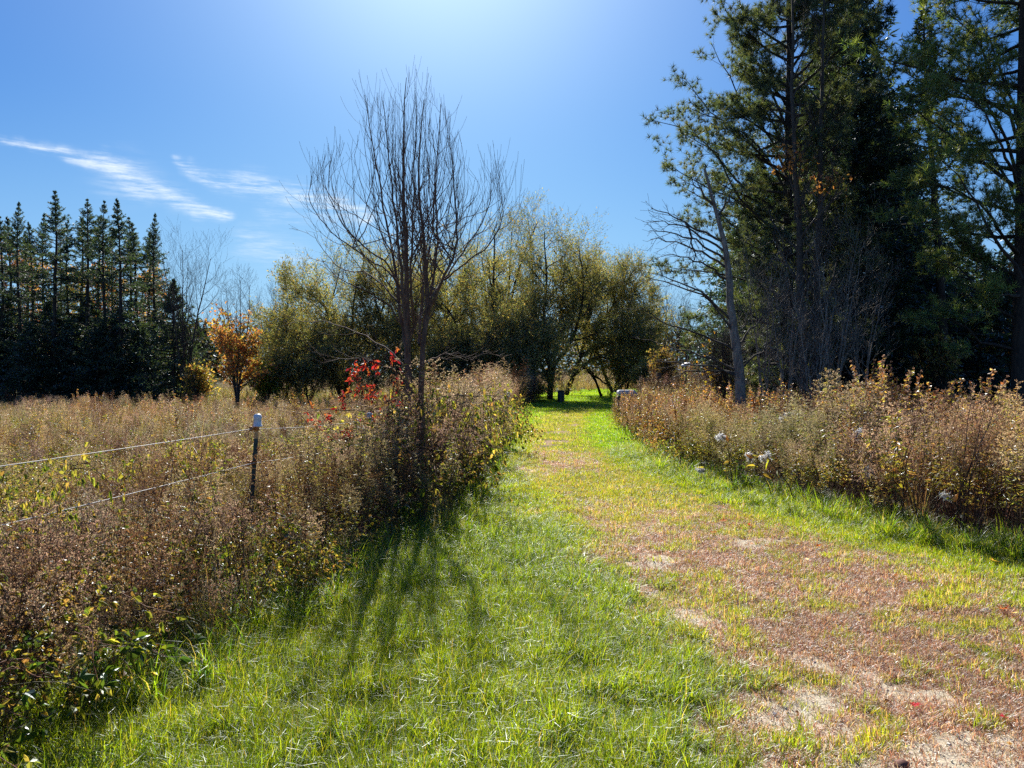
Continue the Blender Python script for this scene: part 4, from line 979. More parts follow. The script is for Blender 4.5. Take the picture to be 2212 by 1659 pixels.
    sm.build('stem', M_bark, rt); o = mb.build('leaf_mass', M_leaf, rt); o['kind'] = 'stuff'
young_tree()

# ---- pines and their neighbours on the right
def tufts(mb, P, D, rng, n=14, L=.13, W=.012, cols=PINEN):
    m = len(P); pos = np.repeat(P, n, 0); d = np.repeat(unit(D), n, 0)
    dd = unit(d*.55+rng.normal(0, .62, (m*n, 3))+[0, 0, .18])
    leaves(mb, pos, dd, L*rng.uniform(.7, 1.2, m*n), W, np.repeat(pick(rng, m, cols, var=.25), n, 0)*rng.uniform(.8, 1.2, (m*n, 1)), rng, shape='tri')
def pine(seed, x, d, H, rad, limbs, nb, label, ltop, prof, name='white_pine', ntuft=20, L=.19, W=.017, sub=(8, 4), lean=(0, 0), bias=None, start=.1, cols=PINEN, up=.35, bark=M_barkd, droop_low=0):
    """limbs: explicit ones as view polylines; the rest follow prof(t) lengths"""
    rng = np.random.default_rng(seed); p = at(x, 850, d); root = whole(name, p[0], d, label)
    P, Rr = curve([[0, 0, 0], [lean[0]*.35, 0, H*.35], [lean[0]*.8, 0, H*.75], [lean[0], 0, H]], 18, (rad, .03), .01, rng, .8)
    tr = MB(); tubes(tr, P, Rr, (.06, .05, .04), 10)
    azf = None
    if bias is not None:
        def azf(t, rng):
            return rng.uniform(0, 6.28, t.shape)
    C, r1, T = spawn(P, Rr, nb, start, .99, lambda t: 1.35-.5*smooth(.7, 1, t), lambda t, pl: prof(t)*rng.uniform(.6, 1.12, t.shape), rng, 9, up=(lambda T: up-.9*smooth(.45, .1, T)) if droop_low else up, wig=.07, rmax=.055, az=azf, tip=.2)
    li = MB(); tubes(li, C, r1, (.06, .05, .04), 5)
    sets = [(C, r1)]
    if limbs:
        Q = [curve(rel(l, p[0], d), 9, (.045, .008), .03, rng) for l in limbs]
        QP = np.concatenate([q for q, r in Q]); QR = np.concatenate([r for q, r in Q]); tubes(li, QP, QR, (.06, .05, .04), 5); sets.append((QP, QR))
    cr = MB()
    for (c, r) in sets:
        D1, r2, T2 = spawn(c, r, sub[0], .22, 1., .75, lambda t, pl: np.clip(pl*.36, .3, 1.25)*(1.2-.6*t)*rng.uniform(.6, 1.15, t.shape), rng, 5, up=.35, wig=.08, flat=.45, rmax=.014)
        tubes(li, D1, r2, (.06, .05, .04), 3)
        E, r3, T3 = spawn(D1, r2, sub[1], .25, 1., .7, lambda t, pl: np.clip(pl*.42, .12, .4)*rng.uniform(.6, 1.2, t.shape), rng, 3, up=.4, wig=.08, rmax=.005)
        pos = np.concatenate([D1[:, -1], D1[:, -2], E[:, -1], E[:, 1], c[:, -1]]); dr = np.concatenate([D1[:, -1]-D1[:, -2], D1[:, -1]-D1[:, -2], E[:, -1]-E[:, -2], E[:, -1]-E[:, -2], c[:, -1]-c[:, -2]])
        tufts(cr, pos, dr, rng, ntuft, L, W, cols)
    put_tree(root, (tr, li, cr), bark, M_needle); return root

def right_wood():
    # big white pine whose limbs reach out to the left over the meadow
    d = 23
    limbs = [[(1700, 420), (1620, 300), (1540, 250), (1478, 175)], [(1700, 470), (1600, 400), (1500, 290), (1412, 262)], [(1690, 540), (1610, 450), (1520, 400), (1437, 350)], [(1700, 380), (1630, 250), (1570, 170), (1535, 100)],
             [(1690, 640), (1600, 600), (1500, 585), (1430, 575)], [(1700, 300), (1640, 160), (1590, 80), (1556, 10)], [(1690, 500, -1), (1600, 440, -1), (1540, 330, -2), (1470, 290, -2)], [(1690, 600, 1), (1620, 540, 1), (1560, 520, 1), (1500, 500, 1)],
             [(1690, 700), (1620, 690), (1550, 670), (1490, 690)], [(1690, 760), (1620, 760), (1560, 740), (1500, 745)], [(1700, 340), (1640, 240), (1560, 260), (1490, 230)], [(1690, 560, 1.5), (1600, 500, 1.5), (1530, 440, 1.5), (1465, 400, 1.5)]]
    prof = lambda t: 2.7*np.minimum(1, ((1-t)/.45))**.7*(.8+.2*smooth(.05, .4, t))
    pine(201, 1700, d, 17.5, .22, limbs, 120, 'tall white pine with tufted limbs reaching left over the meadow', 0, prof, sub=(9, 5), start=.05, droop_low=1)
    # dense dark spruces behind, tops out of frame
    D2 = [(.036, .06, .055), (.05, .08, .055), (.03, .05, .052)]
    for k, (x, dd, H, w, sd, lab) in enumerate([(1845, 26, 16.5, 3.0, 211, 'dense dark spruce right of the white pine, rising out of the frame'), (1770, 29, 15.0, 3.0, 212, 'dark spruce hidden behind the twin bare trunks'), (1915, 29, 12.2, 2.7, 213, 'dark spruce filling the wood behind the thin leaning spruce'),
                                            (1640, 30, 10.5, 2.6, 214, 'mid height spruce low behind the dead snag'), (1975, 31, 8.6, 2.6, 215, 'lower dark spruce in the shade left of the right hand pine'), (2110, 33, 7.6, 2.6, 216, 'low dark spruce under the right hand pine'), (2230, 30, 9., 2.6, 217, 'dark spruce at the right frame edge'), (1700, 33, 11, 2.6, 218, 'dark spruce deep in the wood behind the white pine'), (2050, 37, 8, 2.8, 219, 'deep shade spruce far back in the right wood'), (1885, 33, 16, 3.0, 221, 'tall back spruce between the two dark spruces'), (1800, 33, 15, 2.9, 222, 'tall back spruce seen between the pine and the dark spruce'), (1610, 34, 9.5, 2.4, 223, 'back spruce behind the snag top'), (2000, 27, 6.5, 2.2, 224, 'low dark spruce left of the thin spruce trunk'), (2165, 26, 5.2, 2.0, 225, 'low dark spruce before the right hand pine trunk'), (1955, 34, 13, 2.4, 226, 'narrow back spruce under the gap of sky')]):
        root = whole('dark_spruce', at(x, 850, dd)[0], dd, lab, group='dark spruces of the right hand wood')
        put_tree(root, spruce(sd, H, w*1.15, .015, (1.9 if k < 3 else 1.5), 0, D2, lowthin=0, leafL=.22))
    pine(203, 1800, 25.5, 17.5, .18, [], 90, 'second white pine close behind the twin trunks, top out of frame', 0, lambda t: 2.5*np.minimum(1, ((1-t)/.4))**.7, sub=(7, 4), cols=[(.04, .065, .035), (.03, .05, .03), (.06, .085, .035)])
    # thin leaning spruce with a bare trunk
    root = whole('thin_spruce', at(2045, 850, 24)[0], 24, 'thin spruce with a long bare dark trunk leaning slightly left', 'tree')
    H = at(0, -30, 24)[2]; put_tree(root, spruce(220, H, 1.6, .10, .9, at(1985, 0, 24)[0]-at(2045, 0, 24)[0], [(.05, .08, .03), (.03, .05, .03), (.09, .11, .035)], sparse=.75, leafL=.2, lowthin=0))
    # white pine at the right edge
    limbs = [[(2205, 640), (2130, 560), (2040, 500), (1965, 480)], [(2205, 560), (2110, 440), (2030, 400), (1975, 395)], [(2205, 700), (2120, 640), (2060, 570), (2010, 560)], [(2205, 480), (2130, 330), (2060, 270), (1990, 240)], [(2205, 400), (2120, 220), (2060, 130), (2000, 100)],
             [(2205, 330), (2130, 150), (2080, 60), (2020, 20)], [(2205, 760), (2130, 740), (2060, 690), (1990, 690)], [(2205, 600, -2), (2130, 480, -2), (2080, 400, -2), (2030, 350, -2)], [(2205, 420, -1), (2150, 300, -2), (2110, 230, -2), (2050, 190, -2)],
             [(2205, 300, 1), (2140, 120, 1), (2090, 20, 1)]]
    prof2 = lambda t: 3.6*np.minimum(1, ((1-t)/.5))**.7*(.35+.65*smooth(.1, .45, t))
    pine(202, 2200, 18, 15.5, .19, limbs, 62, 'white pine at the right frame edge with layered sunlit limbs', 0, prof2, sub=(9, 5), start=.22, cols=[(.14, .19, .065), (.09, .13, .06), (.20, .23, .075)], up=.3)
    # twin bare poplars in front of the pine
    rng = np.random.default_rng(8)
    for k, (xb, xt, sx) in enumerate([(1738, 1712, -1), (1762, 1768, 1)]):
        dd = 20.6+.3*k; p = at(xb, 850, dd); root = whole('poplar_tree', p[0], dd, ['left one of the twin grey trunks in front of the pine, few orange leaves', 'right one of the twin grey trunks, with a spray of orange leaves'][k], 'tree', 'twin bare poplars')
        st = [rel([(xb, 850), (xb+(xt-xb)*.4, 560), (xt, 300), (xt+6*sx, 20), (xt+8*sx, -90)], p[0], dd)]; st[0][0][2] = 0
        tr, li, cr = broadleaf(230+k, st, 0, (34, 1.7), (6, .7), (4, .35), 0, .1, .08, [(1, 1, 1)], up=(1.1, .6, .4), ang=(.7, .6, .6), rad=.13, start=.08)
        c = [(1705, 345), (1775, 395)][k]; w = np.array(rel([(c[0], c[1], -.3)], p[0], dd)[0])
        n = 110; pos = w+rng.normal(0, 1, (n, 3))*[.30, .2, .2]; cr = MB()
        leaves(cr, pos, rng.normal(size=(n, 3))+[0, 0, -.5], .12, .09, pick(rng, n, [(.36, .17, .08), (.42, .24, .10)]), rng)
        put_tree(root, (tr, li, cr), M_bark, M_leaf)
    # dead snag with arching limbs
    dd = 19.; p = at(1603, 850, dd); root = whole('dead_snag', p[0], dd, 'dead leaning snag with a broken top and bare limbs arching left', 'tree')
    rng = np.random.default_rng(9)
    P, Rr = curve(rel([(1603, 850), (1592, 760), (1578, 660), (1570, 560), (1552, 480), (1535, 420), (1520, 364)], p[0], dd), 18, (.14, .03), .01, rng); P[0, 0, 2] = 0
    tr = MB(); tubes(tr, P, Rr, (.1, .1, .1), 9); li = MB()
    lim = [[(1560, 520), (1500, 490), (1450, 465), (1405, 444)], [(1562, 540), (1510, 505), (1450, 480), (1410, 475)], [(1565, 560), (1510, 525), (1450, 505), (1403, 497)], [(1566, 575), (1520, 545), (1450, 520), (1402, 515)], [(1480, 480), (1495, 520), (1500, 580)], [(1568, 600), (1500, 560), (1440, 545)],
           [(1585, 720), (1520, 640), (1450, 610), (1385, 592)], [(1580, 690), (1500, 620), (1440, 600), (1405, 592)], [(1590, 760), (1520, 720), (1440, 700), (1385, 660)], [(1595, 800), (1530, 770), (1470, 750), (1400, 735)], [(1598, 820), (1540, 790), (1480, 780), (1420, 780)],
           [(1535, 440), (1510, 410), (1490, 385)], [(1545, 470), (1570, 430), (1580, 395)], [(1598, 800), (1660, 740), (1700, 700)], [(1590, 740), (1640, 690), (1680, 640)], [(1600, 810), (1560, 800), (1500, 800), (1450, 810)]]
    Q = [curve(rel([(a[0], a[1], -.12*i*(k % 3)) for i, a in enumerate(l)], p[0], dd), 10, (.035, .008), .03, rng) for k, l in enumerate(lim)]
    QP = np.concatenate([q for q, r in Q]); QR = np.concatenate([r for q, r in Q]); tubes(li, QP, QR, (.1, .1, .1), 5)
    C, r1, T = spawn(QP, QR, 9, .2, 1, .7, lambda t, pl: .55*rng.uniform(.3, 1.2, t.shape), rng, 5, up=.1, wig=.12, rmax=.009); tubes(li, C, np.maximum(r1, .005), (.1, .1, .1), 4)
    D, r1, T = spawn(C, r1, 4, .2, 1, .7, lambda t, pl: .25*rng.uniform(.4, 1.2, t.shape), rng, 4, up=.1, wig=.12, rmax=.005); tubes(li, D, np.maximum(r1, .0035), (.1, .1, .1), 3)
    tr.build('trunk', M_barkp, root); o = li.build('limb', M_bark, root); o['kind'] = 'stuff'
    # grey leafless shrubs at the edge of the wood
    for k, (x, d3, t, s) in enumerate([(1650, 19.5, 520, 1.7), (1700, 18.8, 600, 1.6), (1800, 19.2, 470, 2.0), (1760, 18.2, 640, 1.6), (1860, 19.8, 560, 1.8), (1575, 21, 690, 1.4)]):
        bare_tree('bare_shrub', x, d3, t, s, ['bare shrub with pale arching twigs just right of the dead snag', 'low bare shrub between the snag and the twin trunks', 'tall leafless sapling right of the twin trunks', 'low bare shrub at the foot of the twin trunks', 'bare shrub with rising twigs before the dark spruce', 'small bare shrub left of the dead snag'][k], 240+k, (9, 5, 3), .035, M_barkp, 4, cat='shrub')
right_wood()

# ------------------------------------------------------------------ fence, things along the drive, small things
def revolve(mb, prof, col=(1, 1, 1), sides=16, ctr=(0, 0), mat=0, sm=True):
    a = np.arange(sides)*2*math.pi/sides; prof = np.asarray(prof, float); N = len(prof)
    V = np.stack([ctr[0]+prof[:, 0, None]*np.cos(a), ctr[1]+prof[:, 0, None]*np.sin(a), prof[:, 1, None]+0*a], -1)
    i = np.arange(N-1)[:, None]*sides+np.arange(sides); j = np.arange(N-1)[:, None]*sides+(np.arange(sides)+1) % sides
    mb.add(V.reshape(-1, 3), np.stack([i, j, j+sides, i+sides], -1).reshape(-1, 4), col, mat, sm)
def boxm(mb, c, s, col=(1, 1, 1), rz=0., mat=0, bev=.0):
    c = np.array(c, float); h = np.array(s, float)/2; b = bev or min(s)*.08
    P = []
    for z, k in ((-h[2], b), (-h[2]+b, 0), (h[2]-b, 0), (h[2], b)):
        for sx, sy in ((-1, -1), (1, -1), (1, 1), (-1, 1)):
            P.append([sx*(h[0]-k), sy*(h[1]-k), z])
    P = np.array(P); R_ = np.array([[math.cos(rz), -math.sin(rz), 0], [math.sin(rz), math.cos(rz), 0], [0, 0, 1]]); P = P@R_.T+c
    F = [[3, 2, 1, 0], [12, 13, 14, 15]]
    for r in range(3):
        for k in range(4): F.append([r*4+k, r*4+(k+1) % 4, r*4+4+(k+1) % 4, r*4+4+k])
    mb.add(P, F, col, mat, False)

m_postg = solid_mat('green_post_paint', (.012, .045, .04), .45, .5, 30, col2=(.025, .03, .025))
m_rust = solid_mat('rusted_paint', (.72, .42, .18), .75, .5, 40, col2=(.5, .26, .1))
m_cap = solid_mat('white_plastic', (.72, .75, .78), .45, .12, 8, bump=.05)
m_ins = solid_mat('orange_plastic', (.55, .17, .02), .45, .3, 20)
m_wire = solid_mat('white_polywire', (.70, .68, .64), .5, .2, 90, bump=.1)
m_wood = bark_mat('weathered_wood', (.16, .12, .09), (.07, .052, .042), 25)
def terr(x, y): return float(hz(np.array([x]), np.array([y]))[0])
def tpost(x, y, ztop, lean, label, ins=(1.09, .79), full=True):
    z0 = terr(x, y); root = tag(empty('fence_post', (x, y, z0)), label, 'fence post', 'capped steel posts of the wire fence')
    H = ztop-z0-.05
    def shaft(za, zb, mat, nm):
        # steel T section with studs on its face
        mb = MB(); w, d_, th = .036, .034, .006
        prof = np.array([[-w/2, -th], [w/2, -th], [w/2, 0], [th/2, 0], [th/2, d_], [-th/2, d_], [-th/2, 0], [-w/2, 0]])
        def ring(z): return np.concatenate([prof+[lean*z/H, 0], np.full((8, 1), z)], 1)
        V = np.concatenate([ring(za), ring(zb)]); F = [[k, (k+1) % 8, 8+(k+1) % 8, 8+k] for k in range(8)]
        mb.add(V, F, (1, 1, 1)); mb.add(ring(zb)[[0, 1, 2, 7]], [[0, 1, 2, 3]], (1, 1, 1)); mb.add(ring(zb)[[3, 4, 5, 6]], [[0, 1, 2, 3]], (1, 1, 1))
        for z in np.arange(za+.03, zb-.01, .054): boxm(mb, (lean*z/H, -th-.004, z), (.012, .009, .016))
        return mb.build(nm, mat, root)
    shaft(0, H-.16, m_postg, 'shaft'); shaft(H-.16+.0005, H, m_rust, 'shaft_top')
    cp = MB(); cx = lean
    revolve(cp, [(.030, H-.055), (.041, H-.055), (.041, H-.045), (.034, H-.04), (.033, H+.01), (.037, H+.018), (.034, H+.042), (.022, H+.055), (.0005, H+.058)], ctr=(cx, .008))
    cp.build('cap', m_cap, root)
    for k, zi in enumerate(ins):
        z = zi-z0
        if z > H: continue
        ib = MB(); xx = lean*z/H
        boxm(ib, (xx, -.016, z), (.05, .018, .035)); boxm(ib, (xx-.02, -.042, z), (.022, .04, .024))
        revolve(ib, [(.0005, z-.02), (.014, z-.02), (.014, z-.008), (.008, z-.004), (.008, z+.004), (.014, z+.008), (.014, z+.02), (.0005, z+.02)], sides=10, ctr=(xx-.034, -.058))
        ib.build('insulator', m_ins, root)
    return root
p1 = at(549, 1, 6.5); p2 = at(797, 1, 9.3); p3 = at(1095, 1, 17)
tpost(p1[0]-.06, 6.5, 1.6-96/1598*6.5, .085, 'dark green steel post with white cap and rusty top, nearest of the fence')
tpost(p2[0], 9.3, 1.6-92/1598*9.3, 0, 'white capped post half buried in weeds under the bare tree', (.98, .70))
tpost(p3[0], 17, 1.6-48/1598*17, .03, 'thin dark post in pale seeded weeds far along the drive', (1.0, .7))
tpost(-3.72, .55, 1.22, 0, 'white capped post at the near end of the wires, left of the frame')
def wire(z, lab, sag):
    pts = [(-3.755, .49, z[0]), (p1[0]+.0, 6.44, z[1]), (p2[0]-.034, 9.24, z[2]), (p3[0]-.034, 16.94, z[3])]
    mb = MB()
    for a, b in zip(pts[:-1], pts[1:]):
        t = np.linspace(0, 1, 24)[:, None]; P = np.array(a)*(1-t)+np.array(b)*t; P[:, 2] -= sag*4*(t*(1-t))[:, 0]
        tubes(mb, P[None], np.full((1, 24), .0024), (1, 1, 1), 6)
    o = mb.build('fence_wire', m_wire); tag(o, lab, 'wire', 'white electric wires of the fence')
wire((1.09, 1.09, .98, 1.0), 'upper white electric wire running from the capped post to the left frame edge', .025)
wire((.70, .79, .70, .7), 'lower white electric wire sagging over the weeds at left', .02)

# --- wooden gate frame far along the drive, green marker post, white lid and sack
d = 30; r = tag(empty('gate_frame', (at(1405, 1, d)[0], d, terr(at(1405, 1, d)[0], d))), 'weathered wooden gate frame of two posts and a cross bar beyond the rust weeds', 'gate frame')
xl, xr = at(1384, 1, d)[0]-r.location.x, at(1423, 1, d)[0]-r.location.x
for x, h, w in ((xl, 1.36, .10), (xr, 1.5, .17)):
    mb = MB(); boxm(mb, (x, 0, h/2-.1), (w, w, h+.2)); mb.build('post', m_wood, r)
mb = MB(); boxm(mb, ((xl+xr)/2, -.14, 1.22), (xr-xl+.1, .06, .13)); mb.build('cross_bar', m_wood, r)
mb = MB(); boxm(mb, ((xl+xr)/2-.02, -.12, .62), (xr-xl-.1, .05, .11)); mb.build('cross_bar', m_wood, r)
d = 36.5; w = at(1212, 1, d); r = tag(empty('marker_post', (w[0], d, terr(w[0], d))), 'short dark green post with a flat pale top beside the thick willow trunk', 'post')
mb = MB(); revolve(mb, [(.17, -.1), (.17, .55), (.15, .58)], sides=14); mb.build('body', m_postg, r)
mb = MB(); revolve(mb, [(.19, .575), (.19, .61), (.0005, .625)], sides=14); mb.build('lid', m_wood, r)
m_sack = solid_mat('white_sack', (.62, .63, .66), .6, .2, 6)
d = 26; w = at(1353, 848, d); r = tag(empty('water_trough', (w[0], d, terr(w[0], d))), 'white topped box with a dark green side peeking over the rust weeds', 'box')
z1 = 1.6-42/1598*d-r.location.z
mb = MB(); boxm(mb, (0, 0, z1-.10), (.62, .42, .18), bev=.05); boxm(mb, (.22, -.02, z1-.17), (.34, .36, .16), bev=.05); mb.build('lid', m_sack, r)
mb = MB(); boxm(mb, (-.05, 0, (z1-.20)/2-.05), (.56, .38, z1-.12), bev=.03); mb.build('body', m_postg, r)
d = 26; w = at(1482, 787, d); r = tag(empty('bird_feeder', (w[0], d, terr(w[0], d))), 'white tilted lid on a thin pole in front of the pines', 'feeder')
z1 = w[2]-r.location.z; mb = MB(); tubes(mb, [[0, 0, -.1], [0, 0, z1*.5], [0, 0, z1-.03]], [.02, .02, .02], (1, 1, 1), 8); mb.build('pole', m_wood, r)
mb = MB(); revolve(mb, [(.0005, -.04), (.17, -.035), (.19, -.01), (.14, .03), (.06, .055), (.0005, .06)], sides=18); o = mb.build('lid', m_sack, r, (0, 0, z1)); o.rotation_euler = (R(8), R(-14), 0)

# --- milkweeds with split pods and silk
def milkweed(x, y, d, h, lean, nsilk, npod, label, seed, yl=0):
    rng = np.random.default_rng(seed); w = at(x, y, d); rx = w[0]-lean; z0 = terr(rx, d); top = w[2]-z0+.06
    root = tag(empty('milkweed_plant', (rx, d, z0)), label, 'milkweed', 'milkweeds with open pods in the right weeds')
    P, Rr = curve([[0, 0, -.02], [lean*.25, 0, top*.4], [lean*.65, 0, top*.75], [lean, 0, top]], 12, (.007, .003), .004, rng)
    mb = MB(); tubes(mb, P, Rr, (.045, .028, .02), 6); mb.build('stem', M_bark2, root)
    for k in range(5+yl):
        lf = MB(); q = P[0, int(rng.uniform(6, 11))]
        leaves(lf, q[None], rng.normal(size=(1, 3))*[1, 1, .4]+[0, 0, .2], .12, .035, pick(rng, 1, [(.40, .40, .06), (.34, .26, .07)]), rng, droop=.3, shape='ovate'); lf.build('leaf', M_leaf, root)
    for k in range(npod+nsilk):
        tt = rng.uniform(.82, 1.) if k else .98; q = P[0, int(tt*11)]+np.array([rng.uniform(-.05, .05), -.03-.03*rng.random(), rng.uniform(-.05, .03)])
        dr = unit(rng.normal(size=3)*[.7, .5, .3]+[0, 0, .5])
        pb = MB(); m = 9; tq = np.linspace(0, 1, m)[:, None]; ax = q+dr*tq*.10; rad = .002+.017*np.sin(tq[:, 0]**.8*math.pi)
        tubes(pb, ax[None], rad[None], (.42, .33, .20) if k < nsilk else (.55, .36, .16), 8); pb.build('pod', M_leaf, root)
        if k < nsilk:
            sb = MB(); m = 150; c = q+dr*.05
            dd = unit(rng.normal(size=(m, 3))); base = c+rng.normal(0, .014, (m, 3))+dr*rng.uniform(-.02, .06, (m, 1))
            leaves(sb, base, dd, .034*rng.uniform(.4, 1.2, m), .005, np.full((m, 3), .72), rng, droop=.5); leaves(sb, base, dd, .013, .012, np.full((m, 3), .72), rng)
            o = sb.build('silk', M_silk, root)
M_bark2 = vert_mat('weed_stalk', .7)
for a in [(693, 0, 0)] and [
    (1567, 945, 9.6, 1, -.10, 2, 1, 'milkweed with the highest white silk left of the tall goldenrod', 501),
    (1612, 990, 9.0, 1, -.35, 2, 1, 'dark leaning milkweed stalk with two white silk tufts low in the front row', 502),
    (1645, 985, 8.8, 1, -.42, 2, 0, 'leaning milkweed with silk bursting from low pods beside the drive', 503),
    (1705, 890, 12.5, 1, .05, 3, 0, 'milkweed far back with three bright white tufts above the rust leaves', 504, 6),
    (1690, 905, 12., 1, 0, 1, 0, 'small milkweed with one white tuft beside the bright far one', 505, 4),
    (1840, 945, 8.6, 1, -.12, 3, 0, 'milkweed with a long white silk cluster in mid right weeds', 506),
    (1862, 1030, 8.2, 1, -.40, 2, 1, 'low leaning milkweed with grey silk in the dark stems', 507),
    (1520, 1015, 10.5, 1, -.1, 2, 0, 'leftmost milkweed with drooping pale silk at the grass edge', 508),
    (1918, 1020, 8.2, 1, -.25, 0, 1, 'dark milkweed stalk with a single orange tan pod', 509),
    (2078, 1010, 6.9, 1, .0, 0, 2, 'upright dark milkweed stalk with two tan pods', 510, 5),
    (2050, 1075, 6.9, 1, -.2, 1, 1, 'milkweed with a split yellowish pod low at right', 511),
    (2120, 1000, 7.2, 1, .03, 0, 1, 'milkweed with yellow green leaves and one pod near the right edge', 512, 9)]:
    milkweed(*a)

# --- one tall goldenrod standing above the rest, and bright dogwood sprays left
def lone(x, y, d, label, cols, seed, name='goldenrod_plant', stems=2, plume=1.3, leafn=60, lw=.016):
    w = at(x, y, d); z0 = terr(w[0], d); H = w[2]-z0
    mb = goldenrod(np.random.default_rng(seed), stems, H/1.0, cols, BEIGE, (.12, .06, .04), plume=plume, spread=.05, lean=.12, leafn=leafn, lw=lw)
    root = tag(empty(name, (w[0], d, z0-.01)), label, 'plant'); 
    # split into stalk, leaves and seed head meshes
    for nm, mat, m in (('stalk', 1, M_bark2), ('leaf', 0, M_leaf), ('seed_head', 2, M_leaf)):
        q = MB(); q.V, q.C, q.n = mb.V, mb.C, mb.n
        q.F4 = [f for f in mb.F4 if f[1] == mat]; q.F3 = [f for f in mb.F3 if f[1] == mat]
        q.F4 = [(f[0], 0, f[2]) for f in q.F4]; q.F3 = [(f[0], 0, f[2]) for f in q.F3]
        if q.F4 or q.F3:
            used = np.unique(np.concatenate([f[0].ravel() for f in q.F4+q.F3])); mp = np.zeros(mb.n, int); mp[used] = np.arange(len(used))
            q.V = [np.concatenate(q.V)[used]]; q.C = [np.concatenate(q.C)[used]]; q.n = len(used); q.F4 = [(mp[f[0]], 0, f[2]) for f in q.F4]; q.F3 = [(mp[f[0]], 0, f[2]) for f in q.F3]
            q.build(nm, m, root)['kind'] = 'stuff'
lone(2172, 872, 7.6, 'tall goldenrod with pale seed heads rising above the rest at the right edge', OLIVE, 601)
lone(1990, 905, 8.5, 'yellow leaved goldenrod sticking out of the right weeds', YGREEN, 602, stems=3, plume=.6, lw=.022)
lone(1560, 835, 15, 'golden orange sapling weed rising left of the rust weeds', [(.45, .25, .07), (.4, .32, .08)], 603, 'leafy_weed', 3, .3, 70, .03)
lone(1635, 832, 15, 'orange leafy weed stem standing up before the dark pines', [(.45, .2, .07), (.36, .14, .05)], 604, 'leafy_weed', 3, .3, 70, .03)
lone(1380, 852, 19, 'pinkish leafy weed at the left end of the right hand patch', RUST, 605, 'leafy_weed', 4, .5, 70, .03)
for k, (x, y, dd, sc, lab, sd) in enumerate([(960, 850, 8.6, 1.25, 'yellow leaved bramble arching beside the bare tree trunk', 611), (1000, 845, 10.2, 1.3, 'yellow leaved bush right of the bare tree above the weeds', 612), (690, 1110, 5.9, .8, 'bramble with bright yellow leaves low in the left bank', 613), (560, 1000, 8.4, .9, 'yellow green bramble just right of the near fence post', 614), (330, 960, 7.6, .9, 'broad leaved bramble under the upper fence wire', 615), (870, 1010, 7.3, .9, 'greenish bramble below the bare tree trunk', 616), (40, 990, 4.6, .85, 'green bramble at the left frame edge under the wire', 617)]):
    w = at(x, y, dd); z0 = terr(w[0], dd); rng = np.random.default_rng(sd)
    mb = bramble(rng, 13, 1.0, YGREEN, .04, 20); H = w[2]-z0
    root = tag(empty('bramble_bush', (w[0], dd, z0-.01)), lab, 'bush'); root.scale = (sc*.85, sc*.85, H/.66)
    st, lv = MB(), MB()
    V = np.concatenate(mb.V); C = np.concatenate(mb.C)
    for q, mt in ((st, 1), (lv, 0)):
        Fs = [f[0] for f in mb.F4 if f[1] == mt]; used = np.unique(np.concatenate([f.ravel() for f in Fs])); mp = np.zeros(len(V), int); mp[used] = np.arange(len(used))
        q.V = [V[used]]; q.C = [C[used]]; q.n = len(used); q.F4 = [(mp[f], 0, False) for f in Fs]
    st.build('cane', M_bark2, root)['kind'] = 'stuff'; lv.build('foliage', M_leaf, root)['kind'] = 'stuff'

# --- grit and pebbles on the bare sandy spots
def pebbles():
    rng = np.random.default_rng(77); ms = []
    for k in range(4):
        mb = MB(); V = rng.normal(size=(8, 3)); T_ = np.array([[-1, -1, -.6], [1, -1, -.6], [1, 1, -.6], [-1, 1, -.6], [-.7, -.7, .6], [.7, -.7, .6], [.7, .7, .6], [-.7, .7, .6]])+V*.16
        mb.add(T_, [[0, 3, 2, 1], [4, 5, 6, 7], [0, 1, 5, 4], [1, 2, 6, 5], [2, 3, 7, 6], [3, 0, 4, 7]], (.5, .46, .4)); ms.append(mb.mesh('pebble', M_stemi))
    c = proto_collection('pebble_source', ms)
    X = rng.uniform(-.5, 4.5, 60000); Y = rng.uniform(2.4, 13, 60000); th, sa, lu, wo = masks(X, Y)
    k = (rng.random(60000) < .3*sa+.10*th+.02*wo); X, Y = X[k], Y[k]; n = len(X)
    s = .0035*rng.lognormal(0, .45, n); 
    scatter('gravel', c, np.stack([X, Y, hz(X, Y)+.002], -1), rots(rng, n, .5), s, rng.integers(0, 4, n), pick(rng, n, [(1, 1, 1), (.8, .74, .66), (.6, .54, .5), (1.3, 1.2, 1.1)]), 'grit and small pebbles on the bare patches of the track', 'gravel')
pebbles()
def litter():
    rng = np.random.default_rng(78); ms = []
    for k in range(3):
        mb = MB(); leaves(mb, np.zeros((1, 3)), [[1, 0, .15]], 1., .7, (1, 1, 1), rng, shape='ovate', fold=.3); ms.append(mb.mesh('litter_leaf', M_thatch))
    c = proto_collection('litter_source', ms)
    X = rng.uniform(-1.5, 6, 9000); Y = 2.5+15*rng.random(9000)**1.3; th, sa, lu, wo = masks(X, Y)
    k = (X > XL(Y)) & (X < XR(Y)) & (rng.random(9000) < .03+.22*wo); X, Y = X[k], Y[k]; n = len(X)
    scatter('leaf_litter', c, np.stack([X, Y, hz(X, Y)+.022], -1), rots(rng, n, .4), rng.uniform(.012, .034, n), rng.integers(0, 3, n), pick(rng, n, [(.42, .25, .12), (.6, .45, .2), (.25, .12, .07), (.62, .55, .35)]), 'small dry scraps of leaf scattered over the track', 'leaf litter')
litter()
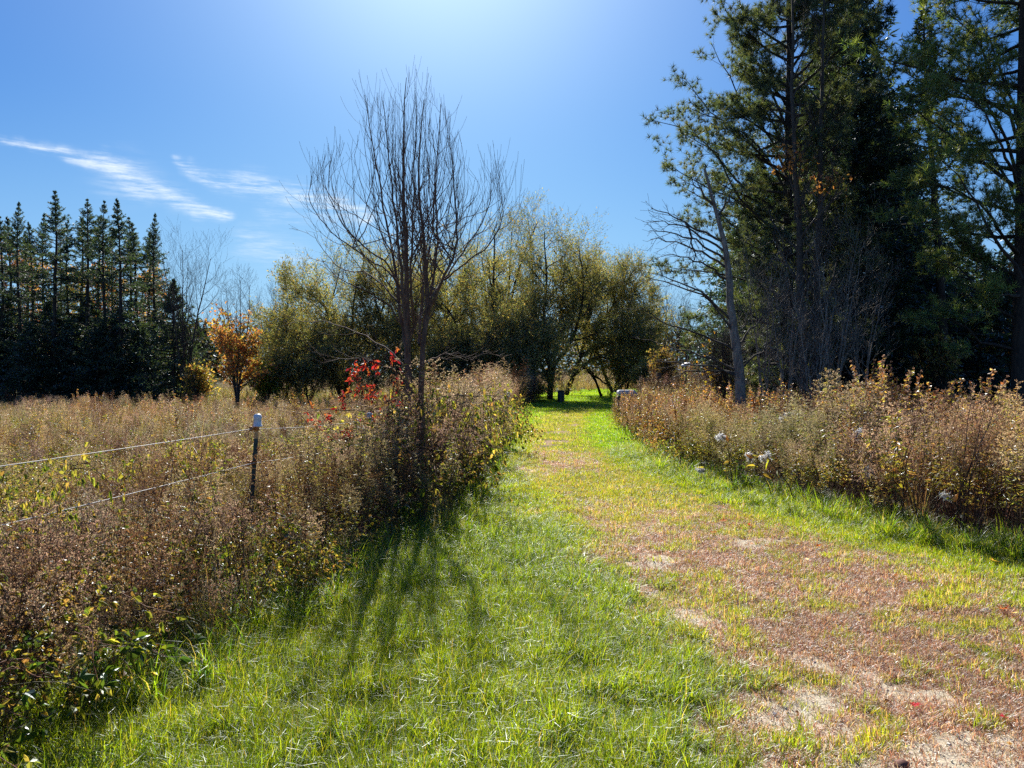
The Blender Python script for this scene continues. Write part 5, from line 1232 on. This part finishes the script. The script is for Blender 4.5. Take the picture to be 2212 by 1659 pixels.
# --- fallen leaves and stones
def maple_leaf(cols, rng, size, curl, label, x, y, d=None):
    d = 1.6*1598/(y-800); w = at(x, y, d); a = np.linspace(0, 2*math.pi, 21)[:-1]
    r = np.array([1., .45, .78, .4, .9, .42, .6, .35, .5, .3, .25, .3, .5, .35, .6, .42, .9, .4, .78, .45])*size
    V = np.stack([r*np.cos(a), r*np.sin(a), curl*(r/size)**2*size*(1+.6*np.sin(a*2+rng.random()*6))], -1); V = np.concatenate([[[0, 0, 0]], V])
    F = [[0, k+1, (k+1) % 20+1] for k in range(20)]
    root = tag(empty('fallen_leaf', (w[0], d, terr(w[0], d)+.030+.2*size), 0), label, 'leaf', 'fallen leaves on the drive and lawn')
    root.rotation_euler = (rng.uniform(-.5, .5), rng.uniform(-.4, .4), rng.uniform(0, 6.28))
    mb = MB(); mb.add(V, F, pick(rng, 1, [cols])[0]); mb.build('blade', M_leaf, root)
    mb = MB(); tubes(mb, [[-.2*size, 0, .002], [-.7*size, .05*size, .25*size], [-1.15*size, .1*size, .2*size]], [.0015, .0012, .001], (.2, .1, .04), 4); mb.build('stalk', M_bark2, root)
RED_, ORG, YEL, TAN, BRN = (.50, .02, .03), (.55, .18, .03), (.65, .50, .08), (.5, .38, .2), (.2, .07, .03)
rng = np.random.default_rng(88)
for x, y, c, s, lab in [(1985, 1527, RED_, .040, 'crimson leaf on the brown mat, left one of the two red leaves low at right'), (2178, 1556, RED_, .034, 'dark red leaf near the lower right frame edge'), (2170, 1333, ORG, .055, 'large orange red maple leaf at the right edge of the track'),
                        (2195, 1342, (.6, .4, .25), .045, 'pale tan leaf lying against the large orange maple leaf'), (2058, 1420, YEL, .04, 'pale yellow leaf on the drive right of centre'), (2146, 1503, YEL, .022, 'tiny yellow leaf on the brown mat at right'),
                        (1190, 1160, (.75, .55, .05), .06, 'bright yellow leaf in the short grass at mid picture'), (1268, 1306, (.75, .5, .08), .045, 'golden leaf at the left margin of the drive'), (1189, 1203, (.6, .5, .1), .035, 'small yellow leaf below the bright yellow one'),
                        (1565, 1130, ORG, .06, 'orange leaf on the green strip before the right weeds'), (1540, 1165-10, ORG, .05, 'rust orange leaf left on the far side strip of grass'), (1770, 1170+20, ORG, .05, 'orange leaf in the short grass near the weeds at right'),
                        (1620, 1140, RED_, .045, 'dark reddish leaf beside the orange leaf on the right strip'), (1935, 1256, BRN, .055, 'dark brown curled leaf at the edge of the right strip'), (2155, 1212+16, (.6, .35, .1), .06, 'orange yellow leaf in the grass at the right frame edge'),
                        (1690, 1215, ORG, .035, 'small orange leaf by the sandy patch on the drive'), (1870, 1262+14, (.75, .68, .45), .05, 'pale straw coloured leaf at the far edge of the track'), (1925, 1330, BRN, .03, 'small brown leaf in the middle of the track'),
                        (455, 1430, ORG, .05, 'orange leaf in the long grass beside the left bank'), (165, 1522-20, (.7, .35, .04), .05, 'golden orange leaf at the foot of the lower left weeds'), (620, 1445, (.45, .16, .05), .035, 'rust leaf in the long grass at lower left'),
                        (1005, 1430+30, (.5, .2, .06), .03, 'small rust leaf in the long grass left of the track'), (1545, 1270, YEL, .03, 'small yellow leaf on the brown mat of the track'), (1395, 1390, ORG, .03, 'small orange leaf at the grassy left margin of the track')]:
    maple_leaf(c, rng, s, rng.uniform(.15, .5), lab, x, y)
m_stone = solid_mat('field_stone', (.42, .36, .28), .85, .45, 25, bump=.6)
def stone(x, y, s, lab, mat=None):
    d = 1.6*1598/(y-800); w = at(x, y, d); n = 12; rng = np.random.default_rng(int(x))
    th = np.linspace(0, math.pi, 8); ph = np.arange(n)*2*math.pi/n; T_, P_ = np.meshgrid(th, ph, indexing='ij')
    V = np.stack([np.sin(T_)*np.cos(P_), np.sin(T_)*np.sin(P_)*.75, np.cos(T_)*.55], -1); V *= (1+.3*(fbm(V[..., 0]*1.7+x, V[..., 1]*1.7+V[..., 2]*1.3+5, 3)-.5)*2)[..., None]*s
    V[0] = V[0].mean(0); V[-1] = V[-1].mean(0)
    i = np.arange(7)[:, None]*n+np.arange(n); j = np.arange(7)[:, None]*n+(np.arange(n)+1) % n
    mb = MB(); mb.add(V.reshape(-1, 3), np.stack([i, i+n, j+n, j], -1).reshape(-1, 4), (1, 1, 1), 0, True)
    o = mb.build('stone', mat or m_stone, None, (w[0], d, terr(w[0], d)+s*.22)); tag(o, lab, 'stone', 'stones on the track')
for x, y, s, lab in [(1955, 1652, .034, 'reddish stone at the very bottom edge of the track'), (2137, 1328, .04, 'pale rounded stone beside the large orange leaf'), (1865, 1326, .035, 'tan stone in the middle of the track'), (1822, 1342, .03, 'dark stone left of the tan stone on the track'),
                     (1842, 1356, .032, 'dark flat stone below the tan stone on the track'), (1745, 1232, .03, 'small pale stone near the far side of the worn strip'), (1660, 1236+20, .022, 'little pale stone by the upper sandy patch'), (1550, 1290+90, .022, 'small grey clod in the brown mat')]:
    dark = 'dark' in lab; stone(x, y, s, lab, solid_mat('dark_stone', (.07, .06, .055), .8, .4, 25) if dark else (solid_mat('red_stone', (.16, .06, .04), .8, .4, 25) if 'reddish' in lab else None))
